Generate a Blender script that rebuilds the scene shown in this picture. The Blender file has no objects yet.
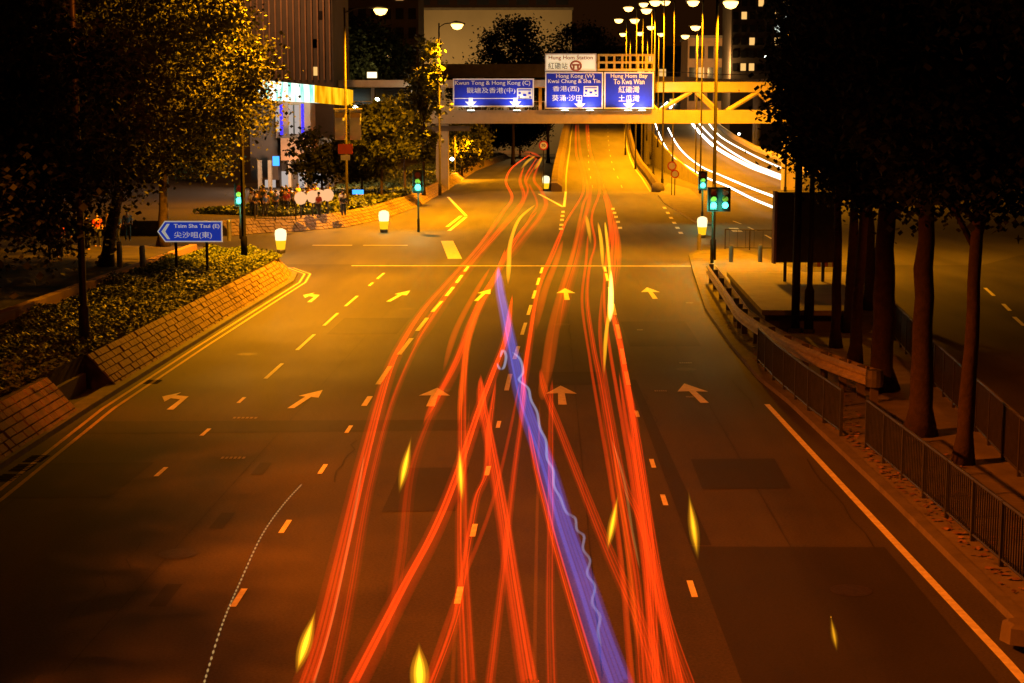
import bpy, bmesh, math, random
from mathutils import Vector, Matrix
R = math.radians
random.seed(7)
S = bpy.context.scene
COL = S.collection

# ------------------------------------------------------------------ camera
FPX, CAMZ = 1564.4, 7.2
VX, VY = 535.0, 130.0                       # where the straight road vanishes in the photograph
PITCH = math.atan((341.5 - VY) / FPX)
YAW = math.atan((VX - 512) * math.cos(PITCH) / FPX)
cam = bpy.data.cameras.new('camera'); camo = bpy.data.objects.new('camera', cam); COL.objects.link(camo)
cam.lens = 55.0; cam.sensor_width = 36.0; cam.clip_end = 4000; cam.clip_start = 0.1
camo.location = (0, 0, CAMZ); camo.rotation_euler = (math.pi/2 - PITCH, 0, YAW)
S.camera = camo
# ------------------------------------------------------------------ night sky, faint moon, exposure
W = bpy.data.worlds.new('World'); S.world = W; W.use_nodes = True
wn = W.node_tree.nodes; wl = W.node_tree.links; wn.clear()
sky = wn.new('ShaderNodeTexSky'); sky.sky_type = 'NISHITA'; sky.sun_disc = False
sky.sun_elevation = R(2); sky.sun_rotation = R(200)
b1 = wn.new('ShaderNodeBackground'); b1.inputs[1].default_value = 0.0002
wl.new(sky.outputs[0], b1.inputs[0])
b2 = wn.new('ShaderNodeBackground'); b2.inputs[0].default_value = (1, .27, .04, 1); b2.inputs[1].default_value = 0.010
ad = wn.new('ShaderNodeAddShader'); wo = wn.new('ShaderNodeOutputWorld')
wl.new(b1.outputs[0], ad.inputs[0]); wl.new(b2.outputs[0], ad.inputs[1]); wl.new(ad.outputs[0], wo.inputs[0])
sd = bpy.data.lights.new('moon', 'SUN'); sd.energy = 0.004; sd.angle = R(0.5); sd.color = (1, .9, .75)
so = bpy.data.objects.new('moon', sd); COL.objects.link(so); so.rotation_euler = (R(50), 0, R(200))
S.view_settings.view_transform = 'Standard'; S.view_settings.look = 'None'
S.view_settings.exposure = 0.22; S.view_settings.gamma = 1; S.view_settings.use_curve_mapping = False
S.render.engine = 'CYCLES'
S.cycles.transparent_max_bounces = 64
S.cycles.max_bounces = 5; S.cycles.diffuse_bounces = 2; S.cycles.glossy_bounces = 2
S.cycles.use_light_tree = True

# ------------------------------------------------------------------ pixel -> place
CR = camo.rotation_euler.to_matrix()
def ray(px, py):
    return CR @ Vector(((px - 512) / FPX, (341.5 - py) / FPX, -1.0))
def G(px, py, z=0.0):
    d = ray(px, py); t = (z - CAMZ) / d.z
    return Vector((d.x*t, d.y*t, z))
def P(px, py, Y):
    d = ray(px, py); t = Y / d.y
    return Vector((d.x*t, Y, CAMZ + d.z*t))
def PX(px, Y, z):
    p = P(px, 200, Y); return Vector((p.x, Y, z))

# ------------------------------------------------------------------ materials
def mat(name, col, rough=.8, var=.25, scale=3.0, bump=0.0, bscale=40.0, metal=0.0, emit=None, estr=0.0, spec=.5, detail=6.0):
    m = bpy.data.materials.new(name); m.use_nodes = True
    n = m.node_tree.nodes; l = m.node_tree.links; bs = n['Principled BSDF']
    bs.inputs['Roughness'].default_value = rough; bs.inputs['Metallic'].default_value = metal
    bs.inputs['Specular IOR Level'].default_value = spec
    c = (*col, 1)
    if var > 0:
        tc = n.new('ShaderNodeTexCoord'); nz = n.new('ShaderNodeTexNoise')
        nz.inputs['Scale'].default_value = scale; nz.inputs['Detail'].default_value = detail; nz.inputs['Roughness'].default_value = .65
        rp = n.new('ShaderNodeValToRGB'); rp.color_ramp.elements[0].position = .3; rp.color_ramp.elements[1].position = .72
        rp.color_ramp.elements[0].color = (*[x*(1-var) for x in col], 1); rp.color_ramp.elements[1].color = (*[min(1, x*(1+var)) for x in col], 1)
        l.new(tc.outputs['Object'], nz.inputs['Vector']); l.new(nz.outputs[0], rp.inputs[0]); l.new(rp.outputs[0], bs.inputs['Base Color'])
        if bump > 0:
            nb = n.new('ShaderNodeTexNoise'); nb.inputs['Scale'].default_value = bscale; nb.inputs['Detail'].default_value = 5
            bp = n.new('ShaderNodeBump'); bp.inputs['Strength'].default_value = bump; bp.inputs['Distance'].default_value = .02
            l.new(tc.outputs['Object'], nb.inputs['Vector']); l.new(nb.outputs[0], bp.inputs['Height']); l.new(bp.outputs[0], bs.inputs['Normal'])
    else:
        bs.inputs['Base Color'].default_value = c
    if emit:
        bs.inputs['Emission Color'].default_value = (*emit, 1); bs.inputs['Emission Strength'].default_value = estr
        m.cycles.emission_sampling = 'NONE'
    return m
def asphalt(name, a, b):
    m = bpy.data.materials.new(name); m.use_nodes = True
    n = m.node_tree.nodes; l = m.node_tree.links; bs = n['Principled BSDF']
    tc = n.new('ShaderNodeTexCoord')
    mp = n.new('ShaderNodeMapping'); mp.inputs['Scale'].default_value = (1, .12, 1)
    l.new(tc.outputs['Object'], mp.inputs[0])
    n1 = n.new('ShaderNodeTexNoise'); n1.inputs['Scale'].default_value = .55; n1.inputs['Detail'].default_value = 5       # long wheel-worn streaks
    n2 = n.new('ShaderNodeTexNoise'); n2.inputs['Scale'].default_value = .16; n2.inputs['Detail'].default_value = 8; n2.inputs['Roughness'].default_value = .7
    n3 = n.new('ShaderNodeTexNoise'); n3.inputs['Scale'].default_value = 22; n3.inputs['Detail'].default_value = 3
    l.new(mp.outputs[0], n1.inputs['Vector']); l.new(tc.outputs['Object'], n2.inputs['Vector']); l.new(tc.outputs['Object'], n3.inputs['Vector'])
    m1 = n.new('ShaderNodeMath'); m1.operation = 'ADD'; m2 = n.new('ShaderNodeMath'); m2.operation = 'MULTIPLY_ADD'; m2.inputs[1].default_value = .8
    l.new(n1.outputs[0], m1.inputs[0]); l.new(n2.outputs[0], m1.inputs[1]); l.new(n3.outputs[0], m2.inputs[0]); l.new(m1.outputs[0], m2.inputs[2])
    rp = n.new('ShaderNodeMapRange'); rp.inputs[1].default_value = 1.05; rp.inputs[2].default_value = 1.75
    l.new(m2.outputs[0], rp.inputs[0])
    mx = n.new('ShaderNodeMix'); mx.data_type = 'RGBA'; mx.inputs[6].default_value = (*a, 1); mx.inputs[7].default_value = (*b, 1)
    l.new(rp.outputs[0], mx.inputs[0]); l.new(mx.outputs[2], bs.inputs['Base Color'])
    rr = n.new('ShaderNodeMapRange'); rr.inputs[3].default_value = .5; rr.inputs[4].default_value = .8
    l.new(n2.outputs[0], rr.inputs[0]); l.new(rr.outputs[0], bs.inputs['Roughness']); bs.inputs['Specular IOR Level'].default_value = .16
    bp = n.new('ShaderNodeBump'); bp.inputs['Strength'].default_value = .35; bp.inputs['Distance'].default_value = .01
    nb = n.new('ShaderNodeTexNoise'); nb.inputs['Scale'].default_value = 60
    l.new(tc.outputs['Object'], nb.inputs['Vector']); l.new(nb.outputs[0], bp.inputs['Height']); l.new(bp.outputs[0], bs.inputs['Normal'])
    return m
def emis(name, col, st):
    m = bpy.data.materials.new(name); m.use_nodes = True
    n = m.node_tree.nodes; l = m.node_tree.links; n.clear()
    e = n.new('ShaderNodeEmission'); e.inputs[0].default_value = (*col, 1); e.inputs[1].default_value = st
    o = n.new('ShaderNodeOutputMaterial'); l.new(e.outputs[0], o.inputs[0]); m.cycles.emission_sampling = 'NONE'
    return m
def glowgas(name, col, st):
    m = bpy.data.materials.new(name); m.use_nodes = True
    n = m.node_tree.nodes; l = m.node_tree.links; n.clear()
    e = n.new('ShaderNodeEmission'); e.inputs[0].default_value = (*col, 1); e.inputs[1].default_value = st
    o = n.new('ShaderNodeOutputMaterial'); l.new(e.outputs[0], o.inputs['Volume']); m.cycles.homogeneous_volume = True
    m.cycles.emission_sampling = 'NONE'
    return m
M = {}
M['asphalt'] = asphalt('asphalt', (.034, .031, .028), (.100, .092, .080))
M['asphalt_new'] = asphalt('asphalt_new', (.026, .025, .024), (.05, .048, .045))
M['concrete_road'] = asphalt('concrete_road', (.062, .058, .05), (.14, .128, .112))
M['ground'] = mat('ground', (.06, .05, .04), .95, .4, .3)
M['paving'] = mat('paving', (.16, .14, .12), .85, .3, 1.2, .3, 20)
M['plaza'] = mat('plaza_paving', (.05, .042, .035), .9, .35, 1.2, .3, 20, spec=.15)
M['kerb'] = mat('kerb_stone', (.13, .115, .095), .8, .3, 2.0, .3, 30)
M['paint'] = mat('road_paint', (.80, .76, .66), .6, .22, 6.0)
M['paint_worn'] = mat('road_paint_worn', (.34, .32, .28), .7, .45, 7.0)
M['yellow'] = mat('yellow_paint', (.6, .40, .08), .6, .25, 6.0)
M['tar'] = mat('tar', (.018, .018, .018), .85, .3, 6.0, spec=.05)
M['parapet_brown'] = mat('parapet_brown', (.09, .06, .035), .85, .35, .5, .3, 10)
M['beam'] = mat('barrier_steel', (.5, .44, .34), .45, .3, 2.5, metal=.25)
M['manhole'] = mat('manhole_iron', (.05,.04,.035), .6, .4, 9, .6, 60, metal=.4)
M['stone'] = mat('stone', (.27, .18, .13), .85, .35, 1.3, .6, 18)
M['mortar'] = mat('mortar', (.06, .05, .04), .95, .3, 4)
M['concrete'] = mat('concrete', (.33, .30, .25), .8, .22, .8, .2, 12)
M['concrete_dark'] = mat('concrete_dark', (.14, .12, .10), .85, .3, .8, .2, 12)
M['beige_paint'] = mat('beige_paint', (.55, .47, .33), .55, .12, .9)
M['steel'] = mat('galvanised_steel', (.2, .19, .17), .42, .25, 3.0, metal=.6)
M['dark_metal'] = mat('dark_metal', (.05, .045, .04), .5, .3, 5, metal=.3)
M['rail_paint'] = mat('rail_paint', (.04, .042, .04), .5, .3, 4, metal=.2)
M['pole_paint'] = mat('pole_paint', (.022, .018, .013), .6, .3, 3, spec=.15)
M['dark_paint'] = mat('dark_paint', (.006, .005, .004), .7, .2, 3, spec=.05)
M['black'] = mat('black_plastic', (.015, .015, .015), .5, .2, 5)
M['bark'] = mat('bark', (.035, .02, .013), .95, .45, 5, .9, 14)
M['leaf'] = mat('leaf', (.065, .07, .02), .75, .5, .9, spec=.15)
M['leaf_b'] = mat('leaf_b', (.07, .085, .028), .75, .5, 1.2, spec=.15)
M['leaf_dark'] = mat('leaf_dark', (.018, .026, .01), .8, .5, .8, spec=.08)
M['shrub'] = mat('shrub', (.09, .125, .03), .6, .5, .7)
M['soil'] = mat('soil', (.05, .035, .022), .95, .4, 3)
M['sign_blue'] = mat('sign_blue', (.008, .03, .62), .45, .08, 2)
M['sign_blue_glow'] = mat('sign_blue_glow', (.012,.045,.62), .45, .08, 2, emit=(.02,.07,.75), estr=.28); M['sign_white_glow'] = mat('sign_white_glow', (.8,.8,.78), .45, .05, 2, emit=(.9,.85,.7), estr=.3)  # emission added so the arrow sign reads as lit
M['station_white_glow'] = mat('station_white_glow', (.8,.78,.7), .45, .05, 2, emit=(1,.8,.45), estr=.5)  # warm emission added in place of light falling on the panel
M['sign_white'] = mat('sign_white', (.82, .81, .78), .45, .06, 2)
M['sign_ink'] = mat('sign_ink', (.05, .045, .05), .5, 0)
M['sign_brown'] = mat('sign_brown', (.42, .10, .04), .5, 0)
M['sign_orange'] = mat('sign_orange', (.75, .12, .03), .5, .1, 3)
M['sign_red'] = mat('sign_red', (.6, .03, .03), .5, .05, 3)
M['banner'] = mat('banner', (.55, .60, .66), .7, .15, 2)
M['yellow_frame'] = mat('yellow_frame', (.62, .46, .12), .5, .1, 2)
M['building_dark'] = mat('building_dark', (.09, .065, .05), .7, .25, .3)
M['building_pale'] = mat('building_pale', (.36, .30, .2), .85, .12, .05)
M['brown_stone'] = mat('brown_stone', (.28, .16, .09), .7, .25, .6)
M['glass_dark'] = mat('glass_dark', (.02, .02, .025), .12, .2, .3)
M['win_warm'] = emis('window_warm', (1, .55, .16), .9)
M['win_white'] = emis('window_white', (.9, 1, .85), .8)
M['neon_blue'] = emis('neon_blue', (.05, .03, 1), 1.5)
M['shop_white'] = emis('shop_white', (.75, .62, .55), .55)
M['lamp_lens'] = emis('lamp_lens', (1, .56, .13), 5.5)
M['lamp_white'] = emis('lamp_white', (.85, 1, .85), 12)
M['flood_lens'] = emis('flood_lens', (1, .72, .35), 2.5)
M['globe'] = emis('globe_glow', (1, .5, .22), .9)
M['green_lens'] = emis('green_lens', (.08, 1, .8), 5)
M['red_dark'] = mat('dull_red_lens', (.25, .02, .01), .3, 0)
M['amber_dark'] = mat('dull_amber_lens', (.3, .12, .01), .3, 0)
M['bol_white'] = emis('bollard_white', (1, .85, .42), 1.5)
M['bol_yellow'] = emis('bollard_yellow', (1, .5, .01), 1.1)
M['blue_lamp'] = emis('blue_lamp', (.05, .3, 1), 2.0)
M['skin'] = mat('skin', (.42, .24, .16), .6, .1, 5)
M['hair'] = mat('hair', (.012, .01, .01), .5, 0)
for k, c in dict(cloth_white=(.7, .66, .6), cloth_red=(.45, .05, .04), cloth_dark=(.03, .03, .04), cloth_blue=(.07, .12, .32), cloth_tan=(.4, .25, .13)).items():
    M[k] = mat(k, c, .85, .15, 6)
def led_mat(name, c1, c2, st):
    m = bpy.data.materials.new(name); m.use_nodes = True
    n = m.node_tree.nodes; l = m.node_tree.links; n.clear()
    tc = n.new('ShaderNodeTexCoord'); mp = n.new('ShaderNodeMapping'); mp.inputs['Scale'].default_value = (1, 1, .12)
    nz = n.new('ShaderNodeTexNoise'); nz.inputs['Scale'].default_value = 2.6; nz.inputs['Detail'].default_value = 4
    rp = n.new('ShaderNodeValToRGB'); rp.color_ramp.elements[0].position = .38; rp.color_ramp.elements[1].position = .6
    rp.color_ramp.elements[0].color = (*c1, 1); rp.color_ramp.elements[1].color = (*c2, 1)
    e = n.new('ShaderNodeEmission'); e.inputs[1].default_value = st; o = n.new('ShaderNodeOutputMaterial')
    l.new(tc.outputs['Object'], mp.inputs[0]); l.new(mp.outputs[0], nz.inputs['Vector']); l.new(nz.outputs[0], rp.inputs[0]); l.new(rp.outputs[0], e.inputs[0]); l.new(e.outputs[0], o.inputs[0])
    return m
M['led_white'] = led_mat('led_white', (.15, .5, .4), (1, 1, .8), 1.7)
M['led_amber'] = led_mat('led_amber', (.55, .2, 0), (1, .5, .01), 1.3)

# ------------------------------------------------------------------ object helpers
def tag(o, label=None, cat=None, group=None, kind=None):
    if label: o['label'] = label
    if cat: o['category'] = cat
    if group: o['group'] = group
    if kind: o['kind'] = kind
    return o
def empty(name, loc, label=None, cat=None, group=None, rz=0):
    o = bpy.data.objects.new(name, None); COL.objects.link(o); o.location = loc; o.rotation_euler = (0, 0, rz); o.empty_display_size = .3
    return tag(o, label, cat, group)
class MB:
    """collects shapes in one mesh (local coordinates of the object or of its parent)"""
    def __init__(s): s.v = []; s.f = []
    def add(s, vs, fs):
        k = len(s.v); s.v += [tuple(x) for x in vs]; s.f += [tuple(i + k for i in f) for f in fs]; return s
    def box(s, c, d, rot=None):
        x, y, z = d[0]/2, d[1]/2, d[2]/2
        vs = [Vector(q) for q in ((-x,-y,-z),(x,-y,-z),(x,y,-z),(-x,y,-z),(-x,-y,z),(x,-y,z),(x,y,z),(-x,y,z))]
        if rot is not None: vs = [rot @ q for q in vs]
        c = Vector(c)
        return s.add([q + c for q in vs], [(3,2,1,0),(4,5,6,7),(0,1,5,4),(1,2,6,5),(2,3,7,6),(3,0,4,7)])
    def tube(s, pts, r, n=8, cap=True, flat=1.0):
        pts = [Vector(p) for p in pts]; N = len(pts)
        rs = r if isinstance(r, (list, tuple)) else [r]*N
        k = len(s.v); vs = []; fl = flat if isinstance(flat, (list, tuple)) else [flat]*N
        for i in range(N):
            t = (pts[min(i+1, N-1)] - pts[max(i-1, 0)])
            if t.length < 1e-6: t = Vector((0, 0, 1))
            t.normalize()
            ref = Vector((0, 0, 1)) if abs(t.z) < .95 else Vector((0, 1, 0))
            a = t.cross(ref).normalized(); b = a.cross(t).normalized()
            for j in range(n):
                q = 2*math.pi*j/n
                vs.append(pts[i] + a*math.cos(q)*rs[i] + b*math.sin(q)*rs[i]*fl[i])
        fs = []
        for i in range(N-1):
            for j in range(n):
                j2 = (j+1) % n
                fs.append((i*n+j, i*n+j2, (i+1)*n+j2, (i+1)*n+j))
        if cap:
            fs.append(tuple(range(n-1, -1, -1))); fs.append(tuple((N-1)*n + j for j in range(n)))
        return s.add(vs, fs)
    def lathe(s, prof, c=(0, 0, 0), n=16):
        c = Vector(c); vs = []; fs = []
        for (r, z) in prof:
            for j in range(n):
                q = 2*math.pi*j/n; vs.append(c + Vector((r*math.cos(q), r*math.sin(q), z)))
        for i in range(len(prof)-1):
            for j in range(n):
                j2 = (j+1) % n; fs.append((i*n+j, i*n+j2, (i+1)*n+j2, (i+1)*n+j))
        fs.append(tuple(range(n-1, -1, -1))); fs.append(tuple((len(prof)-1)*n + j for j in range(n)))
        return s.add(vs, fs)
    def prism(s, poly, z0, z1):
        n = len(poly); vs = [(p[0], p[1], z0) for p in poly] + [(p[0], p[1], z1) for p in poly]
        fs = [tuple(range(n-1, -1, -1)), tuple(range(n, 2*n))] + [(i, (i+1) % n, n + (i+1) % n, n + i) for i in range(n)]
        return s.add(vs, fs)
    def plate(s, poly, y0, y1):
        """polygon in x,z, thickness in y (front at y0)"""
        n = len(poly); vs = [(p[0], y0, p[1]) for p in poly] + [(p[0], y1, p[1]) for p in poly]
        fs = [tuple(range(n)), tuple(range(2*n-1, n-1, -1))] + [(i, n+i, n + (i+1) % n, (i+1) % n) for i in range(n)]
        return s.add(vs, fs)
    def sheet(s, poly, z):
        return s.add([(p[0], p[1], z) for p in poly], [tuple(range(len(poly)))])
    def strip(s, A, B):
        n = len(A); vs = [tuple(a) for a in A] + [tuple(b) for b in B]
        return s.add(vs, [(i, n+i, n+i+1, i+1) for i in range(n-1)])
    def build(s, name, material, parent=None, smooth=False):
        me = bpy.data.meshes.new(name); me.from_pydata(s.v, [], s.f)
        bm = bmesh.new(); bm.from_mesh(me); bmesh.ops.recalc_face_normals(bm, faces=bm.faces); bm.to_mesh(me); bm.free()
        for mm in (material if isinstance(material, list) else [material]): me.materials.append(mm)
        if smooth:
            for p in me.polygons: p.use_smooth = True
        o = bpy.data.objects.new(name, me); COL.objects.link(o)
        if parent: o.parent = parent
        return o
def copy_tree(o, parent=None):
    c = o.copy(); COL.objects.link(c)
    if parent: c.parent = parent
    for ch in list(o.children): copy_tree(ch, c)
    return c
def text(body, width, height, material, parent, loc, name='lettering', depth=.02, tint=None):
    """lettering as a flat mesh in the x,z plane facing -y, fitted into width x height, centred on loc"""
    cu = bpy.data.curves.new('tmp', 'FONT'); cu.body = body; cu.extrude = .02; cu.resolution_u = 3; cu.offset = .012 if body.isascii() else 0.0
    o = bpy.data.objects.new('tmp', cu); COL.objects.link(o)
    dg = bpy.context.evaluated_depsgraph_get(); me = bpy.data.meshes.new_from_object(o.evaluated_get(dg))
    bpy.data.objects.remove(o); bpy.data.curves.remove(cu)
    xs = [v.co.x for v in me.vertices]; ys = [v.co.y for v in me.vertices]
    w = max(xs)-min(xs); h = max(ys)-min(ys); cx = (max(xs)+min(xs))/2; cy = (max(ys)+min(ys))/2
    for v in me.vertices:
        x, y, z = v.co; v.co = ((x-cx)*width/w, -z*depth/.02*.5, (y-cy)*height/h)
    me.name = name; me.materials.clear(); me.materials.append(material)
    t = bpy.data.objects.new(name, me); COL.objects.link(t); t.location = loc; t.parent = parent
    return t
SOD = (1.0, .33, .002); RED_SOD = (1.0, .165, .004); WHITE = (.9, 1.0, .9)
def add_light(name, loc, power, color, parent=None, radius=.25, spot=None):
    l = bpy.data.lights.new(name, 'SPOT' if spot else 'POINT'); l.energy = power; l.color = color; l.shadow_soft_size = radius
    if spot: l.spot_size = R(spot[0]); l.spot_blend = spot[1]
    o = bpy.data.objects.new(name, l); COL.objects.link(o); o.location = loc
    if parent: o.parent = parent
    return o

# ================================================================== SETTING
def interp(tab, y):
    for (y0, x0), (y1, x1) in zip(tab, tab[1:]):
        if y0 <= y <= y1: return x0 + (x1-x0)*(y-y0)/(y1-y0)
    return tab[0][1] if y < tab[0][0] else tab[-1][1]
tag(MB().sheet([(-1500,-60),(1500,-60),(1500,3500),(-1500,3500)], -.03).build('ground', M['ground']), kind='structure')
road = MB()
road.sheet([(-60,-20),(40,-20),(60,60),(80,230),(60,640),(-60,640),(-60,230)], 0)
tag(road.build('road', M['asphalt']), kind='structure')
# resurfaced areas
jn = MB(); jn.sheet([(-32,84.2),(24,84.2),(40,110),(40,186),(-6,186),(-14,150),(-40,120)], .004)
tag(jn.build('road_junction', M['concrete_road']), kind='structure')
pt = MB()
pt.sheet([(2.75, 12), (6.1, 12), (6.1, 26.6), (2.72, 26.6)], .004)
pt.sheet([(-11.3, 36.5), (-1.2, 37.2), (-1.2, 38.6), (-11.3, 38.2)], .004)
pt.sheet([(2.72, 26.7), (3.1, 26.7), (2.95, 45), (2.75, 45)], .004)
tag(pt.build('road_patch', M['asphalt_new']), kind='structure')
tp = MB()
for (y, x) in ((23.6, -5.75), (28.3, -5.8), (32.8, -5.85)):
    tp.sheet([(x-.13, y-.6), (x+.13, y-.6), (x+.13, y+.6), (x-.13, y+.6)], .006)
tag(tp.build('tar_patch', M['asphalt_new']), kind='structure')
rnd = random.Random(31); ck = MB()
for _ in range(12):                                              # sealed cracks and seams wandering along and across the lanes
    x, y = rnd.uniform(-10.5, 6), rnd.uniform(20, 78); along = rnd.random() < .6; L = rnd.uniform(2, 9); pa = []
    for i in range(9):
        t = i/8*L; pa.append((x + (rnd.gauss(0,.06) if along else t*.5), y + (t if along else rnd.gauss(0,.1))))
    w_ = rnd.uniform(.008,.016)
    ck.strip([(a-w_, b-w_, .0075) for a,b in pa], [(a+w_, b+w_, .0075) for a,b in pa])
for x in (-6.3, .9, 4.4): ck.strip([(x-.008, 20, .0075), (x+.3, 50, .0075), (x+.6, 82, .0075)], [(x+.008, 20, .0075), (x+.315, 50, .0075), (x+.615, 82, .0075)])
tag(ck.build('crack_seal', M['asphalt_new']), kind='structure')
mh = MB()
for (x, y) in ((-6.1,26),(-2.6,43),(4.6,47),(1.0,58),(-9.3,50),(5.0,24),(-5.2,63)):
    mh.add([(x+.33*math.cos(i*.3927), y+.33*math.sin(i*.3927), .0085) for i in range(16)], [tuple(range(16))])
tag(mh.build('manhole_cover', M['manhole']), kind='structure')
pp_ = MB()
for (x0,y0,x1,y1) in ((-7.4,55,-4.9,60),(-2.9,29,-1.5,33),(.2,44,1.9,46.5),(3.2,52,5.6,59),(-10.6,30,-8.4,33.4),(3.4,31,5.2,34)): pp_.sheet([(x0,y0),(x1,y0+.1),(x1+.1,y1),(x0+.05,y1-.1)], .0055)
tag(pp_.build('road_repair', M['asphalt_new']), kind='structure')

# ---- lane markings (painted on the road)
L1 = [(20,-8.0),(46,-7.85),(64,-7.8),(84,-7.6)]
L2 = [(12,-4.65),(47,-4.45),(60,-4.15),(70,-3.8),(85,-3.5)]
L3 = [(12,-1.3),(24,-1.17),(47,-.7),(83,.43)]
L4 = [(12,2.45),(24,2.5),(43,2.65),(66,3.3),(83,3.7)]
ER = [(10,6.47),(20.7,6.46),(30,6.3),(40.9,6.15)]
mk = MB(); wn_ = MB(); Z = .009
def dash(mb, tab, y0, y1, w, z=Z):
    xa, xb = interp(tab, y0), interp(tab, y1)
    mb.add([(xa-w/2,y0,z),(xa+w/2,y0,z),(xb+w/2,y1,z),(xb-w/2,y1,z)], [(0,1,2,3)])
for y in (32.0, 36.4, 40.9): dash(mk, L1, y, y+.9, .10)
for y0, y1 in ((45,48),(51,55),(57.5,61.5),(64,68),(72.5,74),(76,79)): dash(mk, L1, y0, y1, .12)
for y in (23.0, 27.4, 32.3, 36.8): dash(mk, L2, y, y+.95, .10)
for y0, y1 in ((40.5,42),(44,47.5),(50,54),(56,60),(62,66),(68,72),(74,78),(80,83)): dash(mk, L2, y0, y1, .15)
for y in (23.2, 27.2, 32.2, 37.5): dash(mk, L3, y, y+.9, .10)
for y0, y1 in ((43,46),(49,52),(55,58.5),(61,64.5),(67,70.5),(73,76.5),(79,82.5)): dash(mk, L3, y0, y1, .13)
for y in (23.6, 29.6, 33.0, 39.0): dash(mk, L4, y, y+.9, .10)
for y0, y1 in ((44,46.5),(48,51.5),(54,58),(61,65),(68,72),(75,79),(80,83)): dash(mk, L4, y0, y1, .13)
A = [(ER[i][1]-.07, ER[i][0], Z) for i in range(4)]; B = [(ER[i][1]+.07, ER[i][0], Z) for i in range(4)]
mk.strip(A, B)
# stop line, dotted guide lines and triangle ahead of the ramp
mk.sheet([(-9.8,83.2),(8.6,83.2),(8.6,83.5),(-9.8,83.5)], Z)
mk.sheet([(-14,98),(-11.5,98),(-11.5,98.5),(-14,98.5)], Z+.003); mk.sheet([(-10.8,98),(-8,98),(-8,98.5),(-10.8,98.5)], Z+.003)
def pline(mb, pts, w, z=Z+.003, close=False):
    q = [G(*p) for p in pts]
    if close: q.append(q[0])
    for a, b in zip(q, q[1:]):
        t = (b-a); t.z = 0; n = Vector((-t.y, t.x, 0)).normalized()*w/2
        mb.add([(a.x-n.x,a.y-n.y,z),(a.x+n.x,a.y+n.y,z),(b.x+n.x,b.y+n.y,z),(b.x-n.x,b.y-n.y,z)], [(0,1,2,3)])
pline(mk, [(539,194),(563,207)], .3); pline(mk, [(564,207),(566,190)], .25, Z+.006)
for (x, y) in ((563,212),(562.5,216),(562,220),(561.5,225),(561,229),(613,209),(614.5,213),(616,217),(618,222),(620,228)): pline(mk, [(x,y+1.0),(x,y-1.0)], .3)
for i in range(6): pline(mk, [(664+i*3.2,207+i*5),(665.3+i*3.2,209+i*5)], .3)
pline(mk, [(448,197),(466,216)], .28); pline(mk, [(466,217),(449,231)], .28, Z+.006); pline(mk, [(461,216),(447,227)], .28, Z+.006)
pline(mk, [(447,241),(455,259)], .8)
# arrows
def arrow(px, py, L, kind='ahead', lean=0.0):
    c = G(px, py); w = .34
    if kind == 'ahead':
        poly = [(-.09,-.5),(.09,-.5),(.075,.08),(w,.06),(0,.5),(-w,.06),(-.075,.08)]
    elif kind == 'left':
        poly = [(.12,-.5),(.34,-.5),(.28,.18),(-.2,.24),(-.16,.40),(-.62,.17),(-.3,-.1),(-.24,.08),(.12,.02)]
    elif kind == 'bent':
        poly = [(-.12,-.5),(.1,-.5),(.2,.1),(.48,.06),(.3,.5),(-.28,.16),(-.02,.12)]
    kx = 1.25 if kind == 'ahead' else .8
    vs = [(c.x + x*kx + lean*y*.8, c.y + y*L, Z) for (x, y) in poly]
    mk.add(vs, [tuple(range(len(vs)))])
arrow(176,400,3.0,'left'); arrow(303,399,2.9,'bent',.25); arrow(434,397,3.0); arrow(561.5,395,3.1); arrow(694,393,3.2,'ahead',-.3)
arrow(312,297,4.2,'left'); arrow(397,296,4.6,'bent',.4); arrow(481,295,5,'bent',.3); arrow(566,294,5); arrow(651,293,5)
tag(mk.build('lane_marking', M['paint']), kind='structure')
yl = MB()
for off in (0.0, .28):
    pts = [(x+off, y, Z) for (x, y) in ((-10.75,14),(-10.75,30),(-11.25,40),(-11.3,52),(-11.25,66),(-11.2,74),(-11.6,78.5),(-13,82),(-16,84))]
    yl.strip([(p[0]-.05,p[1],p[2]) for p in pts], [(p[0]+.05,p[1],p[2]) for p in pts])
tag(yl.build('double_yellow_line', M['yellow']), kind='structure')
sm = MB()                                                        # faint worn stencil lettering and studs
for (x, y, w) in ((246,418,26),(234,458,26),(686,363,13),(661,391,13),(690,397,8),(640,330,6),(690,303,7)):
    c = G(x, y); ww = w/FPX*c.y
    for i in range(6):
        sm.sheet([(c.x-ww/2+i*ww/6, c.y-.12), (c.x-ww/2+(i+.62)*ww/6, c.y-.12), (c.x-ww/2+(i+.62)*ww/6, c.y+.1), (c.x-ww/2+i*ww/6, c.y+.1)], Z)
tag(sm.build('worn_marking', M['paint_worn']), kind='structure')

# ---- pavement and kerb, right
KR = [(8,7.25),(20.7,7.05),(30,6.95),(41,6.72),(45,6.5),(52,6.55),(62.6,6.85),(79,8.0),(90,8.85),(93,9.6),(94.5,11)]
right_in = [(x, y) for (y, x) in KR]
tag(MB().prism([(x+.2,y-.05) for (x,y) in right_in] + [(12.2,93.5),(14.2,72),(13.2,56),(11.6,45),(10.2,32),(9.6,8)], -.02, .12).build('pavement', M['paving']), kind='structure')
kb = MB(); kb.strip([(x,y,.0) for x,y in right_in],[(x,y,.13) for x,y in right_in]); kb.strip([(x,y,.13) for x,y in right_in],[(x+.22,y,.134) for x,y in right_in])
tag(kb.build('kerb', M['kerb']), kind='structure')
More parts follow.
